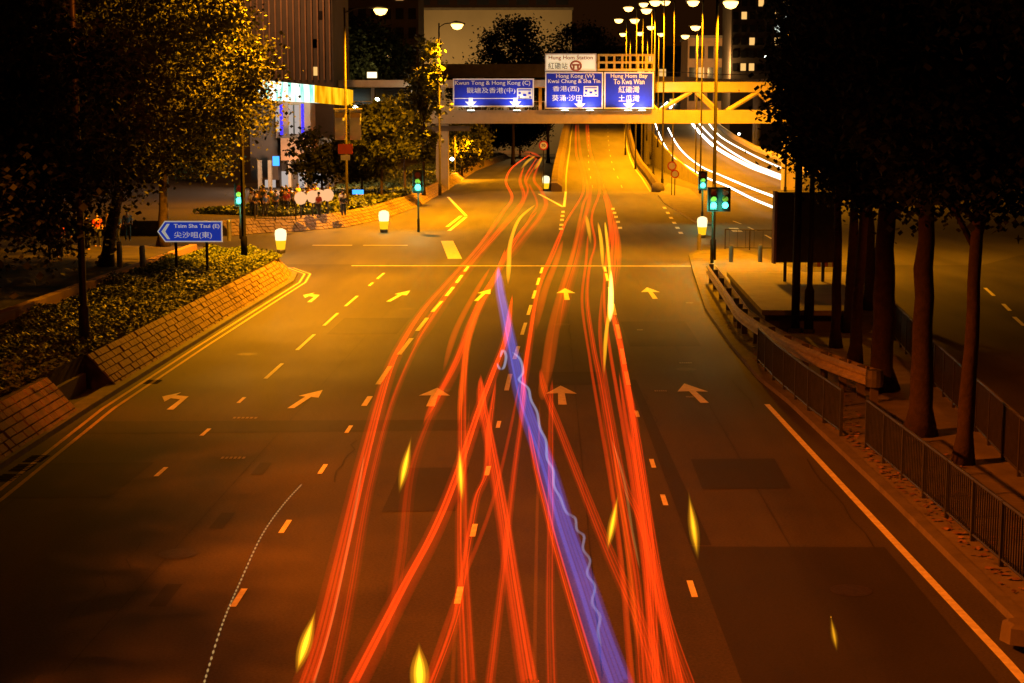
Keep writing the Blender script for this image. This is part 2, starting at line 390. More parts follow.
# litter of dry leaves on the right pavement, one carpet
lf = MB()
for _ in range(1500):
    y = random.uniform(17, 60); x = interp(KR, y) + .3 + abs(random.gauss(0, .9)); 
    if x > 9.8: continue
    s = random.uniform(.03, .075); rot = Matrix.Rotation(random.uniform(0, 6.3), 3, 'Z') @ Matrix.Rotation(random.uniform(-.5, .5), 3, 'X')
    lf.add([rot @ Vector(q) + Vector((x, y, .15)) for q in ((-s,-s*.6,0),(s,-s*.4,0),(s*.8,s*.6,0),(-s*.7,s*.5,0))], [(0,1,2,3)])
tag(lf.build('fallen_leaves', mat('dry_leaf', (.22,.12,.06), .8, .4, 3)), 'brown dry leaves scattered over the right hand pavement', 'leaves', kind='stuff')

# ---- pavement left of the main road: a raised terrace held by the sloping stone wall
tag(MB().prism([(-12.62,10),(-12.62,77),(-13.5,80.5),(-15.5,83),(-20,84.5),(-70,86),(-70,10)], -.02, .98).build('terrace', M['soil']), kind='structure')
tag(MB().prism([(-17.6,10),(-18.0,81),(-22,83),(-70,85),(-70,10)], .985, 1.03).build('plaza', M['plaza']), kind='structure')
kp = [(-11.15,12),(-11.5,40),(-11.5,60),(-11.45,74),(-11.9,78.2),(-13.2,81.4),(-16,83.6),(-21,85)]
kb = MB(); kb.strip([(x,y,0) for x,y in kp],[(x-.02,y,.12) for x,y in kp]); kb.strip([(x-.02,y,.12) for x,y in kp],[(x-.5,y+.05,.124) for x,y in kp])
tag(kb.build('kerb', M['kerb']), kind='structure')
gt = MB()
for px, py in ((70,468),(77,459),(156,382),(62,478)):
    c = G(px, py)
    for i in range(5): gt.box((-11.0, c.y-.3+i*.15, .006), (.4, .07, .012))
tag(gt.build('drain_grating', M['tar']), kind='structure')

def stone_wall(name, path, label, h=.95, back=.85, course=.19, seed=1):
    """sloping masonry: path of base points (x,y) with outward side to the right-hand; stones in courses"""
    rnd = random.Random(seed)
    root = empty(name, (path[0][0], path[0][1], 0), label, 'stone wall')
    o = Vector((path[0][0], path[0][1], 0))
    core = MB(); st = MB()
    seg = []
    for a, b in zip(path, path[1:]):
        a3, b3 = Vector((*a, 0)), Vector((*b, 0)); t = (b3-a3); L = t.length; t.normalize()
        n = Vector((-t.y, t.x, 0))                                # uphill side (left of travel)
        seg.append((a3, b3, t, L, n))
    ns = []
    for i in range(len(path)):
        s = Vector((0,0,0))
        if i > 0: s += seg[i-1][4]
        if i < len(seg): s += seg[i][4]
        ns.append(s.normalized())
    B = [Vector((*p, 0)) - o for p in path]; T = [b + n*back + Vector((0,0,h)) for b, n in zip(B, ns)]
    Bk = [b + n*(back+.25) for b, n in zip(B, ns)]; Tk = [t + n*.25 for t, n in zip(T, ns)]
    core.strip(B, T); core.strip(T, Tk); core.strip(Tk, Bk)
    core.add([B[0], T[0], Tk[0], Bk[0]], [(0,1,2,3)]); core.add([B[-1], T[-1], Tk[-1], Bk[-1]], [(0,1,2,3)])
    core.build('wall_core', M['mortar'], root)
    nrow = max(1, int(math.hypot(h, back)/course))
    for i, (a3, b3, t, L, n) in enumerate(seg):
        for r in range(nrow):
            f0 = (r+.04)/nrow; f1 = (r+.96)/nrow
            x = -rnd.uniform(0, .3)
            while x < L:
                w = rnd.uniform(.32, .62); x0 = max(x, 0); x1 = min(x+w-.025, L)
                if x1 - x0 > .06:
                    e = rnd.uniform(.0, .04)
                    def pt(x, f, e):
                        bb = B[i].lerp(B[i+1], x/L); tt = T[i].lerp(T[i+1], x/L)
                        nn = (Vector((0,0,1))*back - n*h).normalized()
                        return bb.lerp(tt, f) + nn*(.025+e)
                    q = [pt(x0,f0,e), pt(x1,f0,e), pt(x1,f1,e), pt(x0,f1,e)]
                    nn = (Vector((0,0,1))*back - n*h).normalized()*.05
                    cxx = sum(q, Vector())/4
                    top = [cxx + (p-cxx)*.93 for p in q]; low = [p - nn for p in q]
                    st.add(top + low, [(0,1,2,3),(0,4,5,1),(1,5,6,2),(2,6,7,3),(3,7,4,0)])
                x += w
    st.build('facing_stone', M['stone'], root)
    return root
stone_wall('stone_wall', [(-11.2,16),(-11.45,30),(-11.6,39.2)], 'near short stretch of sloping stone facing at lower left', seed=3)
stone_wall('stone_wall', [(-11.7,43.2),(-11.7,58),(-11.65,74),(-12.1,78),(-13.6,81.2),(-16.5,83.4)], 'long sloping brown stone wall below the planted bed and blue arrow sign', seed=4)
# low end block in the gap, back kerb wall
tag(MB().prism([(-12.5,39.6),(-12.5,42.9),(-13.4,42.9),(-13.4,39.6)], 0, .5).build('concrete_step', M['concrete_dark']), 'dark concrete step in the gap between the two stone walls', 'step')
bw = MB(); 
for (x0,y0,x1,y1) in ((-17.3,20,-17.9,81),):
    bw.prism([(x0,y0),(x0+.35,y0),(x1+.35,y1),(x1,y1)], .98, 1.32)
tag(bw.build('garden_wall', M['brown_stone']), 'low reddish wall along the back of the planted bed', 'low wall')

# ---- ground cover in the bed
def leaves_mesh(name, cents, size, material, rnd, upright=.3):
    vs = []; fs = []
    for (c, s) in cents:
        a = rnd.uniform(0, 6.283); b = rnd.uniform(-1, 1)*upright*3
        rot = Matrix.Rotation(a, 3, 'Z') @ Matrix.Rotation(b, 3, 'X')
        k = len(vs); w = s*size
        for q in ((-w*.5,-w*.1,0),(0,-w*.55,w*.08),(w*.55,0,0),(w*.05,w*.5,-w*.06)):
            vs.append(tuple(rot @ Vector(q) + c))
        fs.append((k,k+1,k+2,k+3))
    me = bpy.data.meshes.new(name); me.from_pydata(vs, [], fs); me.materials.append(material)
    o = bpy.data.objects.new(name, me); COL.objects.link(o)
    return o
rnd = random.Random(5); cents = []
for _ in range(80000):
    y = rnd.uniform(24, 82); 
    if 39.6 < y < 42.9 and rnd.random() < .7: continue
    xr = -12.55 if y < 78 else -14.5
    x = rnd.uniform(-17.0, xr)
    hh = .22 + .28*(.5+.5*math.sin(x*2.1+y*.7))*(.5+.5*math.sin(y*1.3-x*.9)) + .15*math.sin(y*.21)
    edge = min(1, (xr-x)/.5+.25)
    cents.append((Vector((x, y, .98 + hh*edge*rnd.uniform(.3, 1.1))), rnd.uniform(.6, 1.3)))
tag(leaves_mesh('ground_cover', cents, .11, M['shrub'], rnd, .35), 'low green ground cover planted above the sloping stone wall', 'ground cover', kind='stuff')

# ---- far verge with curving stone slope on the far side of the side street
fv = [(232,236),(262,233.5),(300,231.5),(345,227.5),(385,219),(420,206),(448,190),(476,171),(510,158)]
fvb = [G(*p) for p in fv]
tops = []
for i, p in enumerate(fvb):
    t = fvb[min(i+1,len(fvb)-1)] - fvb[max(i-1,0)]; n = Vector((-t.y, t.x, 0)).normalized(); tops.append(p + n*1.2)
tag(MB().prism([(p.x,p.y) for p in tops] + [(tops[-1].x-6, 500), (-140, 500), (-140, tops[0].y)], -.02, 1.0).build('far_verge', M['soil']), kind='structure')
stone_wall('stone_wall', [(p.x,p.y) for p in fvb], 'curving stone slope across the side street below the green verge', h=1.02, back=1.15, course=.3, seed=9)
cents = []
for _ in range(22000):
    i = rnd.randrange(2, len(tops)-1); f = rnd.random(); p = tops[i].lerp(tops[i+1], f); t = (tops[i+1]-tops[i]).normalized(); n = Vector((-t.y,t.x,0))
    q = p + n*rnd.uniform(.1, 9)
    cents.append((Vector((q.x,q.y,1.0+rnd.uniform(.02,.4))), rnd.uniform(.7,1.5)))
tag(leaves_mesh('ground_cover', cents, .26, M['shrub'], rnd, .4), 'grassy green verge above the curving stone slope', 'ground cover', kind='stuff')

# ---- the ramp that climbs ahead under the footbridge
def zr(D): return max(0.0, .05*(D-185))
RL = [(185,562),(205,562.5),(220,563.5),(240,565),(260,566.5),(300,568),(360,571),(420,573),(500,576),(600,578)]
RR = [(185,654),(205,645),(220,638),(240,633),(260,630),(300,627),(360,625),(420,621),(500,616),(600,612)]
ramp = MB(); Lp = []; Rp = []
for (D,a),(_,b) in zip(RL, RR):
    Lp.append(PX(a, D, zr(D)+.012)); Rp.append(PX(b, D, zr(D)+.012))
ramp.strip(Lp, Rp)
tag(ramp.build('ramp_road', M['concrete_road']), kind='structure')
rm = MB()
for tab, sgn in ((Lp, 1), (Rp, -1)):
    A = [p + Vector((sgn*.35,0,.005)) for p in tab]; B = [p + Vector((sgn*.55,0,.005)) for p in tab]; rm.strip(A, B)
for k in range(14):
    for f in (.34, .67):
        D0 = 190 + k*14; 
        a0 = PX(interp(RL,D0),D0,zr(D0)).lerp(PX(interp(RR,D0),D0,zr(D0)), f); a1 = PX(interp(RL,D0+4),D0+4,zr(D0+4)).lerp(PX(interp(RR,D0+4),D0+4,zr(D0+4)), f)
        rm.add([a0+Vector((-.06,0,.018)),a0+Vector((.06,0,.018)),a1+Vector((.06,0,.018)),a1+Vector((-.06,0,.018))],[(0,1,2,3)])
tag(rm.build('ramp_marking', M['paint_worn']), kind='structure')
def parapet(name, pts, label, mat_, thick, h, outer, base=None):
    """solid wall following pts (3D road edge), outer = +1/-1 in x"""
    w = MB(); n = len(pts)
    ring = []
    for p in pts:
        zb = -.02
        q = [(p.x, p.y, p.z-.02), (p.x, p.y, p.z+h*.55), (p.x+outer*thick*.45, p.y, p.z+h), (p.x+outer*thick, p.y, p.z+h), (p.x+outer*thick, p.y, zb), (p.x, p.y, zb)]
        ring.append(q)
    m = len(ring[0]); vs = [v for r in ring for v in r]; fs = []
    for i in range(n-1):
        for j in range(m):
            j2 = (j+1) % m; fs.append((i*m+j, i*m+j2, (i+1)*m+j2, (i+1)*m+j))
    fs.append(tuple(range(m))); fs.append(tuple((n-1)*m + j for j in range(m)))
    w.add(vs, fs)
    return tag(w.build(name, mat_), label, 'parapet')
parapet('ramp_parapet', Lp, 'brown concrete parapet on the left edge of the climbing ramp', M['parapet_brown'], 1.3, 1.0, -1)
parapet('ramp_parapet', Rp, 'concrete parapet on the right edge of the climbing ramp with rounded near end', M['parapet_brown'], .7, 1.0, 1)
nose = MB(); nose.lathe([(.75,0),(.78,.5),(.6,1.0),(.2,1.12)], (0,0,0), 16)
no = nose.build('crash_cushion', M['concrete_dark'], smooth=True); no.location = Rp[0] + Vector((.4,-.6,0)); tag(no, 'rounded dark crash block at the near end of the right ramp parapet', 'crash block')

# ---- the other carriageway, curving and climbing at right
def zo(D): return max(0.0, .045*(D-200))
OL = [(199,706),(205,702),(222,690),(240,680),(260,671),(280,664),(320,655),(360,651),(420,648),(500,651),(600,660),(700,670)]
OR = [(199,838),(205,830),(222,808),(240,790),(260,770),(280,752),(320,731),(360,719),(420,707),(500,702),(600,702),(700,707)]
ol = [PX(a, D, zo(D)+.012) for D, a in OL]; orr = [PX(a, D, zo(D)+.012) for D, a in OR]
tag(MB().strip(ol, orr).build('viaduct_road', M['concrete_road']), kind='structure')
parapet('viaduct_parapet', ol, 'left concrete parapet of the curving carriageway with white trails', M['concrete'], .5, .9, -1)
parapet('viaduct_parapet', orr, 'right concrete parapet of the curving carriageway beyond the white trails', M['beige_paint'], .5, .9, 1)
ok = MB()
for (x0,y0,x1,y1) in ((985,288,994,296),(1003,304,1010,311),(1014,317,1024,326),(970,276,977,282),(733,221,741,224),(748,227,756,231),(765,235,772,239),(729,170,737,174),(741,177,751,183)):
    pline(ok, [(x0,y0),(x1,y1)], .16, Z)
pline(ok, [(738,232),(733,228)], .7)
tag(ok.build('lane_marking', M['paint']), kind='structure')
# grassed island between ramp and other carriageway
isl = [G(658,196),G(664,204),G(700,226),G(712,226),G(706,205),G(690,190),G(668,184)]
tag(MB().prism([(p.x,p.y) for p in isl], -.02, .15).build('traffic_island', M['paving']), kind='structure')

# ================================================================== FOOTBRIDGE
YB = 190.0
def X(px, Y=YB): return P(px, 200, Y).x
def Zp(py, Y=YB): return P(535, py, Y).z
fb = empty('footbridge', (X(560), YB, 0), 'beige truss footbridge crossing the whole road behind the blue signs', 'footbridge')
def loc(px, py, dy=0): return Vector((X(px)-fb.location.x, dy, Zp(py)))
def fbox(mb, px0, px1, py0, py1, dy0, dy1):
    a = loc(px0, py1); b = loc(px1, py0)
    mb.box(((a.x+b.x)/2, (dy0+dy1)/2, (a.z+b.z)/2), (b.x-a.x, dy1-dy0, b.z-a.z))
m = MB(); fbox(m, 322, 800, 110, 123.5, 0, 3.2); m.build('deck_beam', M['beige_paint'], fb)
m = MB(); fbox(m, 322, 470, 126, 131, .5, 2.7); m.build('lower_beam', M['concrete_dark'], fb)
m = MB(); fbox(m, 322, 545, 80, 87, -.2, 3.4); m.build('roof_slab', M['beige_paint'], fb)
m = MB(); fbox(m, 656, 800, 82, 92, 0, .5); m.build('top_chord', M['beige_paint'], fb)
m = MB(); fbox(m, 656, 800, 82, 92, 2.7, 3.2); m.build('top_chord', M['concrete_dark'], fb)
for (x0,y0,x1,y1) in ((660,110,690,92),(697,92,716,110),(728,110,757,92),(759,92,778,110),(640,92,656,110)):
    for dy in (.25, 2.95):
        m = MB(); m.tube([loc(x0,y0,dy), loc(x1,y1,dy)], .24, 6); m.build('truss_diagonal', M['beige_paint'], fb)
m = MB()
for i in range(60):
    x = X(325) + i*.95 - fb.location.x
    if x > X(545) - fb.location.x: break
    m.box((x, .15, (Zp(110)+Zp(102))/2), (.05, .05, Zp(102)-Zp(110)))
m.tube([loc(325,101.5,.15), loc(545,101.5,.15)], .06, 6); m.build('railing', M['beige_paint'], fb)
for px in (330, 372, 412, 442, 470, 505, 540):
    m = MB(); fbox(m, px-1.6, px+1.6, 87, 110, 2.2, 2.6); m.build('roof_post', M['beige_paint'], fb)
m = MB(); fbox(m, 330, 440, 88, 104, 2.8, 2.86); m.build('glazing', M['glass_dark'], fb)
for px in (442, 790):
    m = MB(); a = loc(px, 0); m.prism([(a.x-.75,.6),(a.x+.75,.6),(a.x+.75,2.6),(a.x-.75,2.6)], 0, Zp(124)); m.build('pillar', M['beige_paint'], fb)
def light_box(px, py, D, lab, grp):
    o = MB().box((0,0,0), (.8,.3,.5)).build('wall_light', M['lamp_white']); o.location = P(px,py,D); return tag(o, lab, 'light', grp)
light_box(412, 98, 188.5, 'white light under the footbridge roof left of the first blue sign', None)

# sign lamp bar + signs hung on the bridge
def sign_frame(name, px0, px1, py0, py1, label, face, dy=-.55):
    a = P(px0, py1, YB+dy); b = P(px1, py0, YB+dy); w = b.x-a.x; h = b.z-a.z
    root = empty(name, ((a.x+b.x)/2, YB+dy, a.z), label, 'road sign')
    MB().box((0,.06,h/2), (w,.12,h)).build('sign_panel', face, root)
    t = .16; fr = MB()
    for (cx,cz,ww,hh) in ((0,t/2,w,t),(0,h-t/2,w,t),(-w/2+t/2,h/2,t,h-2*t),(w/2-t/2,h/2,t,h-2*t)): fr.box((cx,-.02,cz), (ww,.06,hh))
    fr.build('border', M['sign_white'], root)
    for s in (-.35,.35): MB().box((s*w, .36, h/2), (.14,.46,h*.96)).build('bracket', M['steel'], root)
    return root, w, h
def down_arrow(root, x, z, s):
    p = [(-.22*s, .5*s),(.22*s,.5*s),(.22*s,.1*s),(.62*s,.12*s),(0,-.5*s),(-.62*s,.12*s),(-.22*s,.1*s)]
    o = MB().plate(p, -.05, -.005).build('arrow', M['sign_white'], root); o.location = (x,0,z)
def tunnel_symbol(root, x, z, w, h):
    MB().box((x,-.02,z), (w,.05,h)).build('symbol_plate', M['sign_white'], root)
    s = MB()
    for (u,v,a,b) in ((-.32,.05,.16,.2),(.32,.05,.16,.2),(0,-.12,.2,.2),(-.36,-.32,.12,.12),(.36,-.32,.12,.12)): s.box((x+u*w,-.055,z+v*h),(a*w,.03,b*h))
    s.box((x,-.055,z+.34*h),(.84*w,.03,.1*h))
    s.build('tunnel_symbol', M['sign_blue'], root)
SW = M['sign_white']
r_, w, h = sign_frame('direction_sign', 453, 534, 78.5, 107, 'long blue sign for Kwun Tong and Hong Kong with two down arrows', M['sign_blue'])
text('Kwun Tong & Hong Kong (C)', w*.93, h*.19, SW, r_, (-.1,-.02,h*.83)); text('觀塘及香港(中)', w*.6, h*.23, SW, r_, (-w*.03,-.02,h*.57))
MB().box((-.1,-.02,h*.3),(w*.96,.05,.09)).build('rule', SW, r_); tunnel_symbol(r_, w*.385, h*.47, w*.19, h*.38)
down_arrow(r_, -w*.28, h*.155, 1.15); down_arrow(r_, w*.27, h*.155, 1.15)
r_, w, h = sign_frame('direction_sign', 545, 603.2, 72, 109, 'blue sign panel for Hong Kong West and Kwai Chung with tunnel symbol', M['sign_blue'])
text('Hong Kong (W)', w*.66, h*.14, SW, r_, (w*.02,-.02,h*.88)); text('Kwai Chung & Sha Tin', w*.9, h*.14, SW, r_, (0,-.02,h*.74))
text('香港(西)', w*.46, h*.17, SW, r_, (-w*.14,-.02,h*.54)); text('葵涌‧沙田', w*.52, h*.17, SW, r_, (-w*.12,-.02,h*.3))
tunnel_symbol(r_, w*.29, h*.48, w*.25, h*.28); down_arrow(r_, w*.1, h*.12, 1.1)
r_, w, h = sign_frame('direction_sign', 604, 654, 72, 109, 'blue sign panel for Hung Hom Bay and To Kwa Wan with one arrow', M['sign_blue'])
text('Hung Hom Bay', w*.74, h*.14, SW, r_, (0,-.02,h*.88)); text('To Kwa Wan', w*.62, h*.14, SW, r_, (0,-.02,h*.74))
text('紅磡灣', w*.42, h*.18, SW, r_, (0,-.02,h*.53)); text('土瓜灣', w*.42, h*.18, SW, r_, (0,-.02,h*.29)); down_arrow(r_, 0, h*.12, 1.1)
r_, w, h = sign_frame('station_sign', 545, 596.5, 53.5, 71.2, 'white Hung Hom Station sign mounted above the blue sign panel', M['station_white_glow'])
text('Hung Hom Station', w*.86, h*.3, M['sign_brown'], r_, (0,-.03,h*.74)); text('紅磡站', w*.38, h*.38, M['sign_ink'], r_, (-w*.25,-.03,h*.3))
lg = MB(); lg.tube([(math.cos(q)*.62+w*.1,-.045,math.sin(q)*.55+h*.3) for q in [i*math.pi/9 for i in range(19)]], .13, 6, False)
lg.box((w*.1,-.045,h*.3+.12),(.9,.06,.2)); lg.box((w*.1-.25,-.045,h*.3-.15),(.22,.06,.4)); lg.box((w*.1+.25,-.045,h*.3-.15),(.22,.06,.4)); lg.build('railway_symbol', M['sign_brown'], r_)
a = P(597.5, 71, YB-.4); b = P(655, 54, YB-.4)
lt = empty('sign_lattice', ((a.x+b.x)/2, YB-.4, a.z), 'empty yellow lattice frame beside the white station sign', 'sign frame')
w, h = b.x-a.x, b.z-a.z; mm = MB()
for i in range(8): mm.box((-w/2+.12+i*(w-.24)/7, 0, h/2), (.26,.2,h))
mm.build('upright', M['yellow_frame'], lt); mm = MB()
for z in (.13, h/2, h-.13): mm.box((0,-.13,z), (w,.06,.26))
mm.build('rail', M['yellow_frame'], lt)
# floodlights on the beam that light the signs
fl0 = None
for i, px in enumerate((471, 517, 565, 590, 628, 642)):
    p = P(px, 111.5, YB-2.0)
    if fl0 is None:
        fl0 = empty('sign_floodlight', p, 'small floodlight on the bridge beam aimed up at the blue signs', 'floodlight', 'floodlights under the blue signs')
        MB().box((0,0,.0), (.9,.3,.22)).build('housing', M['steel'], fl0); MB().tube([(0,.1,-.1),(0,1.8,-.3)], .05, 6).build('arm', M['steel'], fl0)
        MB().box((0,.03,.135), (.84,.24,.04)).build('lens', M['lamp_white'], fl0)
        o = fl0
    else:
        o = copy_tree(fl0); o.location = p
    l = add_light('flood_lamp', (0,-.1,.5), 130, (1,.97,.92), o, .3, (150,.4)); l.rotation_euler = (R(150), 0, 0)

# ================================================================== STREET LAMPS
LAMPK = 1.45
def lamp(px, py, D, base_px=None, base_z=0.0, label='', power=0, color=SOD, arm=None, group='sodium street lamps', size=1.0, polemat='pole_paint', spot=(158,.85), tilt=0):
    """head at pixel (px,py) at distance D; the pole stands at base_px"""
    hd = P(px, py, D); bx = P(base_px if base_px is not None else px+6, 200, D).x
    root = empty('street_lamp', (bx, D, base_z), label, 'street lamp', group)
    H = hd.z - base_z; dx = hd.x - bx
    pm = MB(); pm.lathe([(.16,0),(.16,1.1),(.11,1.15),(.075,H+.2)], (0,0,0), 10); pm.build('pole', M[polemat], root, True)
    MB().tube([(0,0,H-.2),(dx*.35,0,H+.12),(dx*.8,0,H+.2)], .05, 6).build('arm', M[polemat], root)
    s = 1 if dx >= 0 else -1
    hd_ = MB().tube([(dx*.8-s*.1,0,H+.2),(dx+s*.1,0,H+.2),(dx+s*.55*size,0,H+.12)], [.1,.2*size,.1], 8, True, .6).build('lamp_head', M['steel'], root, True)
    MB().lathe([(.05,-.26*size),(.22*size,-.2*size),(.34*size,-.02),(.34*size,.06)], (dx+s*.2,0,H), 12).build('lens', M['lamp_lens'], hd_, True)
    if power: add_light('sodium_lamp', (dx+s*.2, 0, H-.55*size), power*LAMPK, color, root, .3, spot).rotation_euler = (0, R(tilt), 0)
    return root
SM = 'street lamp'
lamp(378, 10, 125, 347, 1.0, 'tall street lamp left of the road carrying banners and an orange sign', 45000, size=1.6)
lamp(455, 25, 150, 440, 1.0, 'street lamp above the slim trees left of the footbridge', 45000, size=1.7)
lamp(727, 3, 86, 714, .12, 'nearest tall street lamp with dark pole at the right kerb', 26000, size=1.2, polemat='dark_paint')
lamp(305, -42, 75, 243, 1.0, 'street lamp whose pole rises in front of the lit tree at left', 46000, spot=(160,.7), polemat='dark_paint', tilt=17)
lamp(462, 128, 230, 455, 0, 'low distant lamp under the footbridge beam', 15000, size=1.6)
far = [(620,20,250),(624,34,310),(636,20,230),(641,33,290),(652,27,270),(662,34,300),(684,36,260),(697,27,215),(630,8,220),(648,10,200),(645,4,240),(657,2,190),(667,2,230),(695,2,180),(793,3,170)]
for i, (px, py, D) in enumerate(far):
    bx = {697:695, 684:672, 793:785, 662:662}.get(px, px+5); zb = zr(D) if px < 690 else zo(D)*.5
    lab = {697:'distant street lamp over the divide right of the direction signs', 793:'distant street lamp beside the top of the right tree', 684:'distant street lamp with thin pole just right of the lattice frame'}.get(px, 'distant street lamp in the bright cluster above the direction signs')
    lamp(px, py, D, bx, zb, lab, 27000 if D < 300 else 20000, size=2.0, group='distant street lamps over the ramps' )
# lamps of the same street whose heads stand out of the frame
lamp(118, -150, 45, 79.5, 1.0, 'slim lamp pole standing in the planted bed at left', 250, RED_SOD, polemat='dark_metal', spot=None)
lamp(-440, -330, 24, -520, 1.0, 'street lamp beside the nearest left tree outside the frame', 25000, RED_SOD, spot=(118,.45), tilt=-20)
lamp(1035, 22, 44, 1060, 0, 'street lamp just beyond the right edge of the frame', 450, RED_SOD, spot=None)
rl = lamp(1150, -560, 16, 1330, .12, 'street lamp near the viewpoint above the frame', 330, RED_SOD, spot=None)

# ================================================================== TRAFFIC LIGHTS, BOLLARDS, SMALL SIGNS
def traffic_light(px, py_base, z0, py_green, label, zb=0.0, yaw=0.0, heads=1, power=220, s=1.0):
    b = G(px, py_base, z0); D = b.y; zg = P(px, py_green, D).z - z0
    root = empty('traffic_light', b, label, 'traffic light', None, yaw)
    MB().lathe([(.09,0),(.09,.9),(.06,.95),(.055,zg+1.1*s)], (0,0,0), 10).build('pole', M['pole_paint'], root, True)
    for k in range(heads):
        ox = .0 if k == 0 else .62
        hm = MB(); hm.box((ox,-.16,zg+.3*s), (.36*s,.2,1.05*s)); hm.box((ox,-.05,zg+.3*s), (.62*s,.02,1.3*s))
        h = hm.build('signal_head', M['black'], root)
        for j, mt in enumerate(('green_lens','amber_dark','red_dark')):
            lm = MB(); q = [(ox+.165*s*math.cos(a), zg+j*.34*s+.165*s*math.sin(a)) for a in [i*math.pi/8 for i in range(16)]]
            lm.plate(q, -.285, -.262); ln = lm.build('lens', M[mt], h)
            vm = MB(); arc = [math.pi*i/8 for i in range(9)]
            A_ = [(ox+.15*s*math.cos(a), -.26, zg+j*.32*s+.15*s*math.sin(a)) for a in arc]; B_ = [(x,-.45,z) for x,_,z in A_]
            vm.strip(A_, B_); vm.build('visor', M['black'], h)
    if power: add_light('green_signal', (0,-.55,zg), power, (.1,1,.6), root, .15)
    return root
traffic_light(241, 239, 1.0, 200, 'green traffic light beside the planted bed and blue arrow sign')
traffic_light(418.5, 232, 0, 187, 'green traffic light on the far corner left of the trails', s=1.25)
traffic_light(712, 263, .12, 205, 'nearest green traffic light at the right kerb by the tall dark pole', heads=2)
traffic_light(702, 224, .15, 185, 'farther green traffic light on the island at right', s=1.1)
def bollard_light(px, pyb, z0, label, s=1.0):
    b = G(px, pyb, z0); root = empty('bollard_light', b, label, 'bollard light', 'lit keep-left bollards')
    MB().lathe([(.2*s,0),(.22*s,.12*s),(.2*s,.18*s)], (0,0,0), 12).build('base', M['dark_metal'], root)
    MB().lathe([(.2*s,.18*s),(.26*s,.62*s)], (0,0,0), 12).build('yellow_body', M['bol_yellow'], root)
    MB().lathe([(.26*s,.621*s),(.29*s,.95*s),(.26*s,1.12*s),(.1*s,1.2*s)], (0,0,0), 12).build('lit_top', M['bol_white'], root)
    add_light('bollard_lamp', (0,-.5*s,.8*s), 40, (1,.7,.25), root, .2)
bollard_light(384, 232.5, 0, 'glowing bollard at the foot of the curving stone slope', 1.3)
bollard_light(281, 253, .6, 'glowing bollard at the end of the long stone wall', 1.1)
bollard_light(702, 238, 0, 'glowing bollard on the island left of the tall dark pole', 1.2)
bollard_light(546, 191, 0, 'small glowing bollard at the split before the ramp', 1.5)
# blue arrow sign in the bed
p = G(205, 279, 1.0); D = p.y; a = P(157.5, 242, D); b = P(222, 221, D)
r_ = empty('arrow_sign', ((a.x+b.x)/2, D, 1.0), 'blue arrow-shaped Tsim Sha Tsui East sign on two posts in the planted bed', 'road sign')
w, h, zz = b.x-a.x, b.z-a.z, a.z-1.0
poly = [(-w/2,zz+h*.5),(-w/2+.32,zz+h),(w/2,zz+h),(w/2,zz),(-w/2+.32,zz)]
MB().plate(poly, 0, .06).build('border', M['sign_white_glow'], r_)
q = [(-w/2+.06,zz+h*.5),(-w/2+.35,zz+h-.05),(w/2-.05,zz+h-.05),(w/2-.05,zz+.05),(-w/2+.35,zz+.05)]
MB().plate(q, -.012, .003).build('sign_panel', M['sign_blue_glow'], r_)
MB().plate([(-w/2+.18,zz+h*.5),(-w/2+.42,zz+h-.12),(-w/2+.54,zz+h-.12),(-w/2+.34,zz+h*.5),(-w/2+.54,zz+.12),(-w/2+.42,zz+.12)], -.03, -.013).build('chevron', M['sign_white_glow'], r_)
text('Tsim Sha Tsui (E)', w*.7, h*.24, M['sign_white_glow'], r_, (w*.11,-.02,zz+h*.74)); text('尖沙咀(東)', w*.58, h*.34, M['sign_white_glow'], r_, (w*.05,-.02,zz+h*.32))
for px in (174, 205):
    MB().lathe([(.06,0),(.06,zz+h*.9)], (P(px,200,D).x-r_.location.x,.12,0), 8).build('post', M['pole_paint'], r_)
# posts on the edge of the plaza
for px, py in ((143,273),(229.5,241),(120,268)):
    o = MB().lathe([(.13,0),(.13,1.1),(.1,1.2)], (0,0,0), 12).build('bollard', M['steel'], smooth=False); o.location = G(px, py, 1.0)
    tag(o, {143:'grey steel bollard left of the blue arrow sign',229.5:'pale square post just right of the blue arrow sign',120:'dim steel bollard under the left trees'}[px], 'bollard', 'bollards along the plaza edge')
# things hung on the banner lamp post
D = 124.7
for px0, px1, lab in ((335,345.5,'left grey-white street banner on the tall lamp post'),(350,361,'right grey-white street banner on the tall lamp post')):
    a = P(px0,140,D); b = P(px1,109,D); r_ = empty('street_banner', ((a.x+b.x)/2, D, a.z), lab, 'banner', 'banners on the lamp post')
    w,h = b.x-a.x, b.z-a.z; cl = MB(); n = 8
    for i in range(n):
        z0, z1 = h*i/n, h*(i+1)/n; cl.add([(-w/2,.05*math.sin(i),z0),(w/2,.05*math.sin(i+.7),z0),(w/2,.05*math.sin(i+1.7),z1),(-w/2,.05*math.sin(i+1),z1)],[(0,1,2,3)])
    cl.build('cloth', M['banner'], r_); MB().tube([(-w/2-.1,0,h),(w/2+.1,0,h)], .04, 6).build('bar', M['steel'], r_)
    MB().box((0,-.05,h*.8),(w*.9,.02,h*.16)).build('stripe', M['yellow_frame'], r_)
a = P(338,154,D-.3); b = P(352.5,144,D-.3); r_ = empty('notice_sign', ((a.x+b.x)/2, D-.3, a.z), 'orange-red notice sign on the tall lamp post with white plate below', 'sign')
MB().box((0,0,(b.z-a.z)/2),(b.x-a.x,.06,b.z-a.z)).build('orange_plate', M['sign_orange'], r_); MB().box((0,0,-.28),(.75,.05,.42)).build('white_plate', SW, r_)
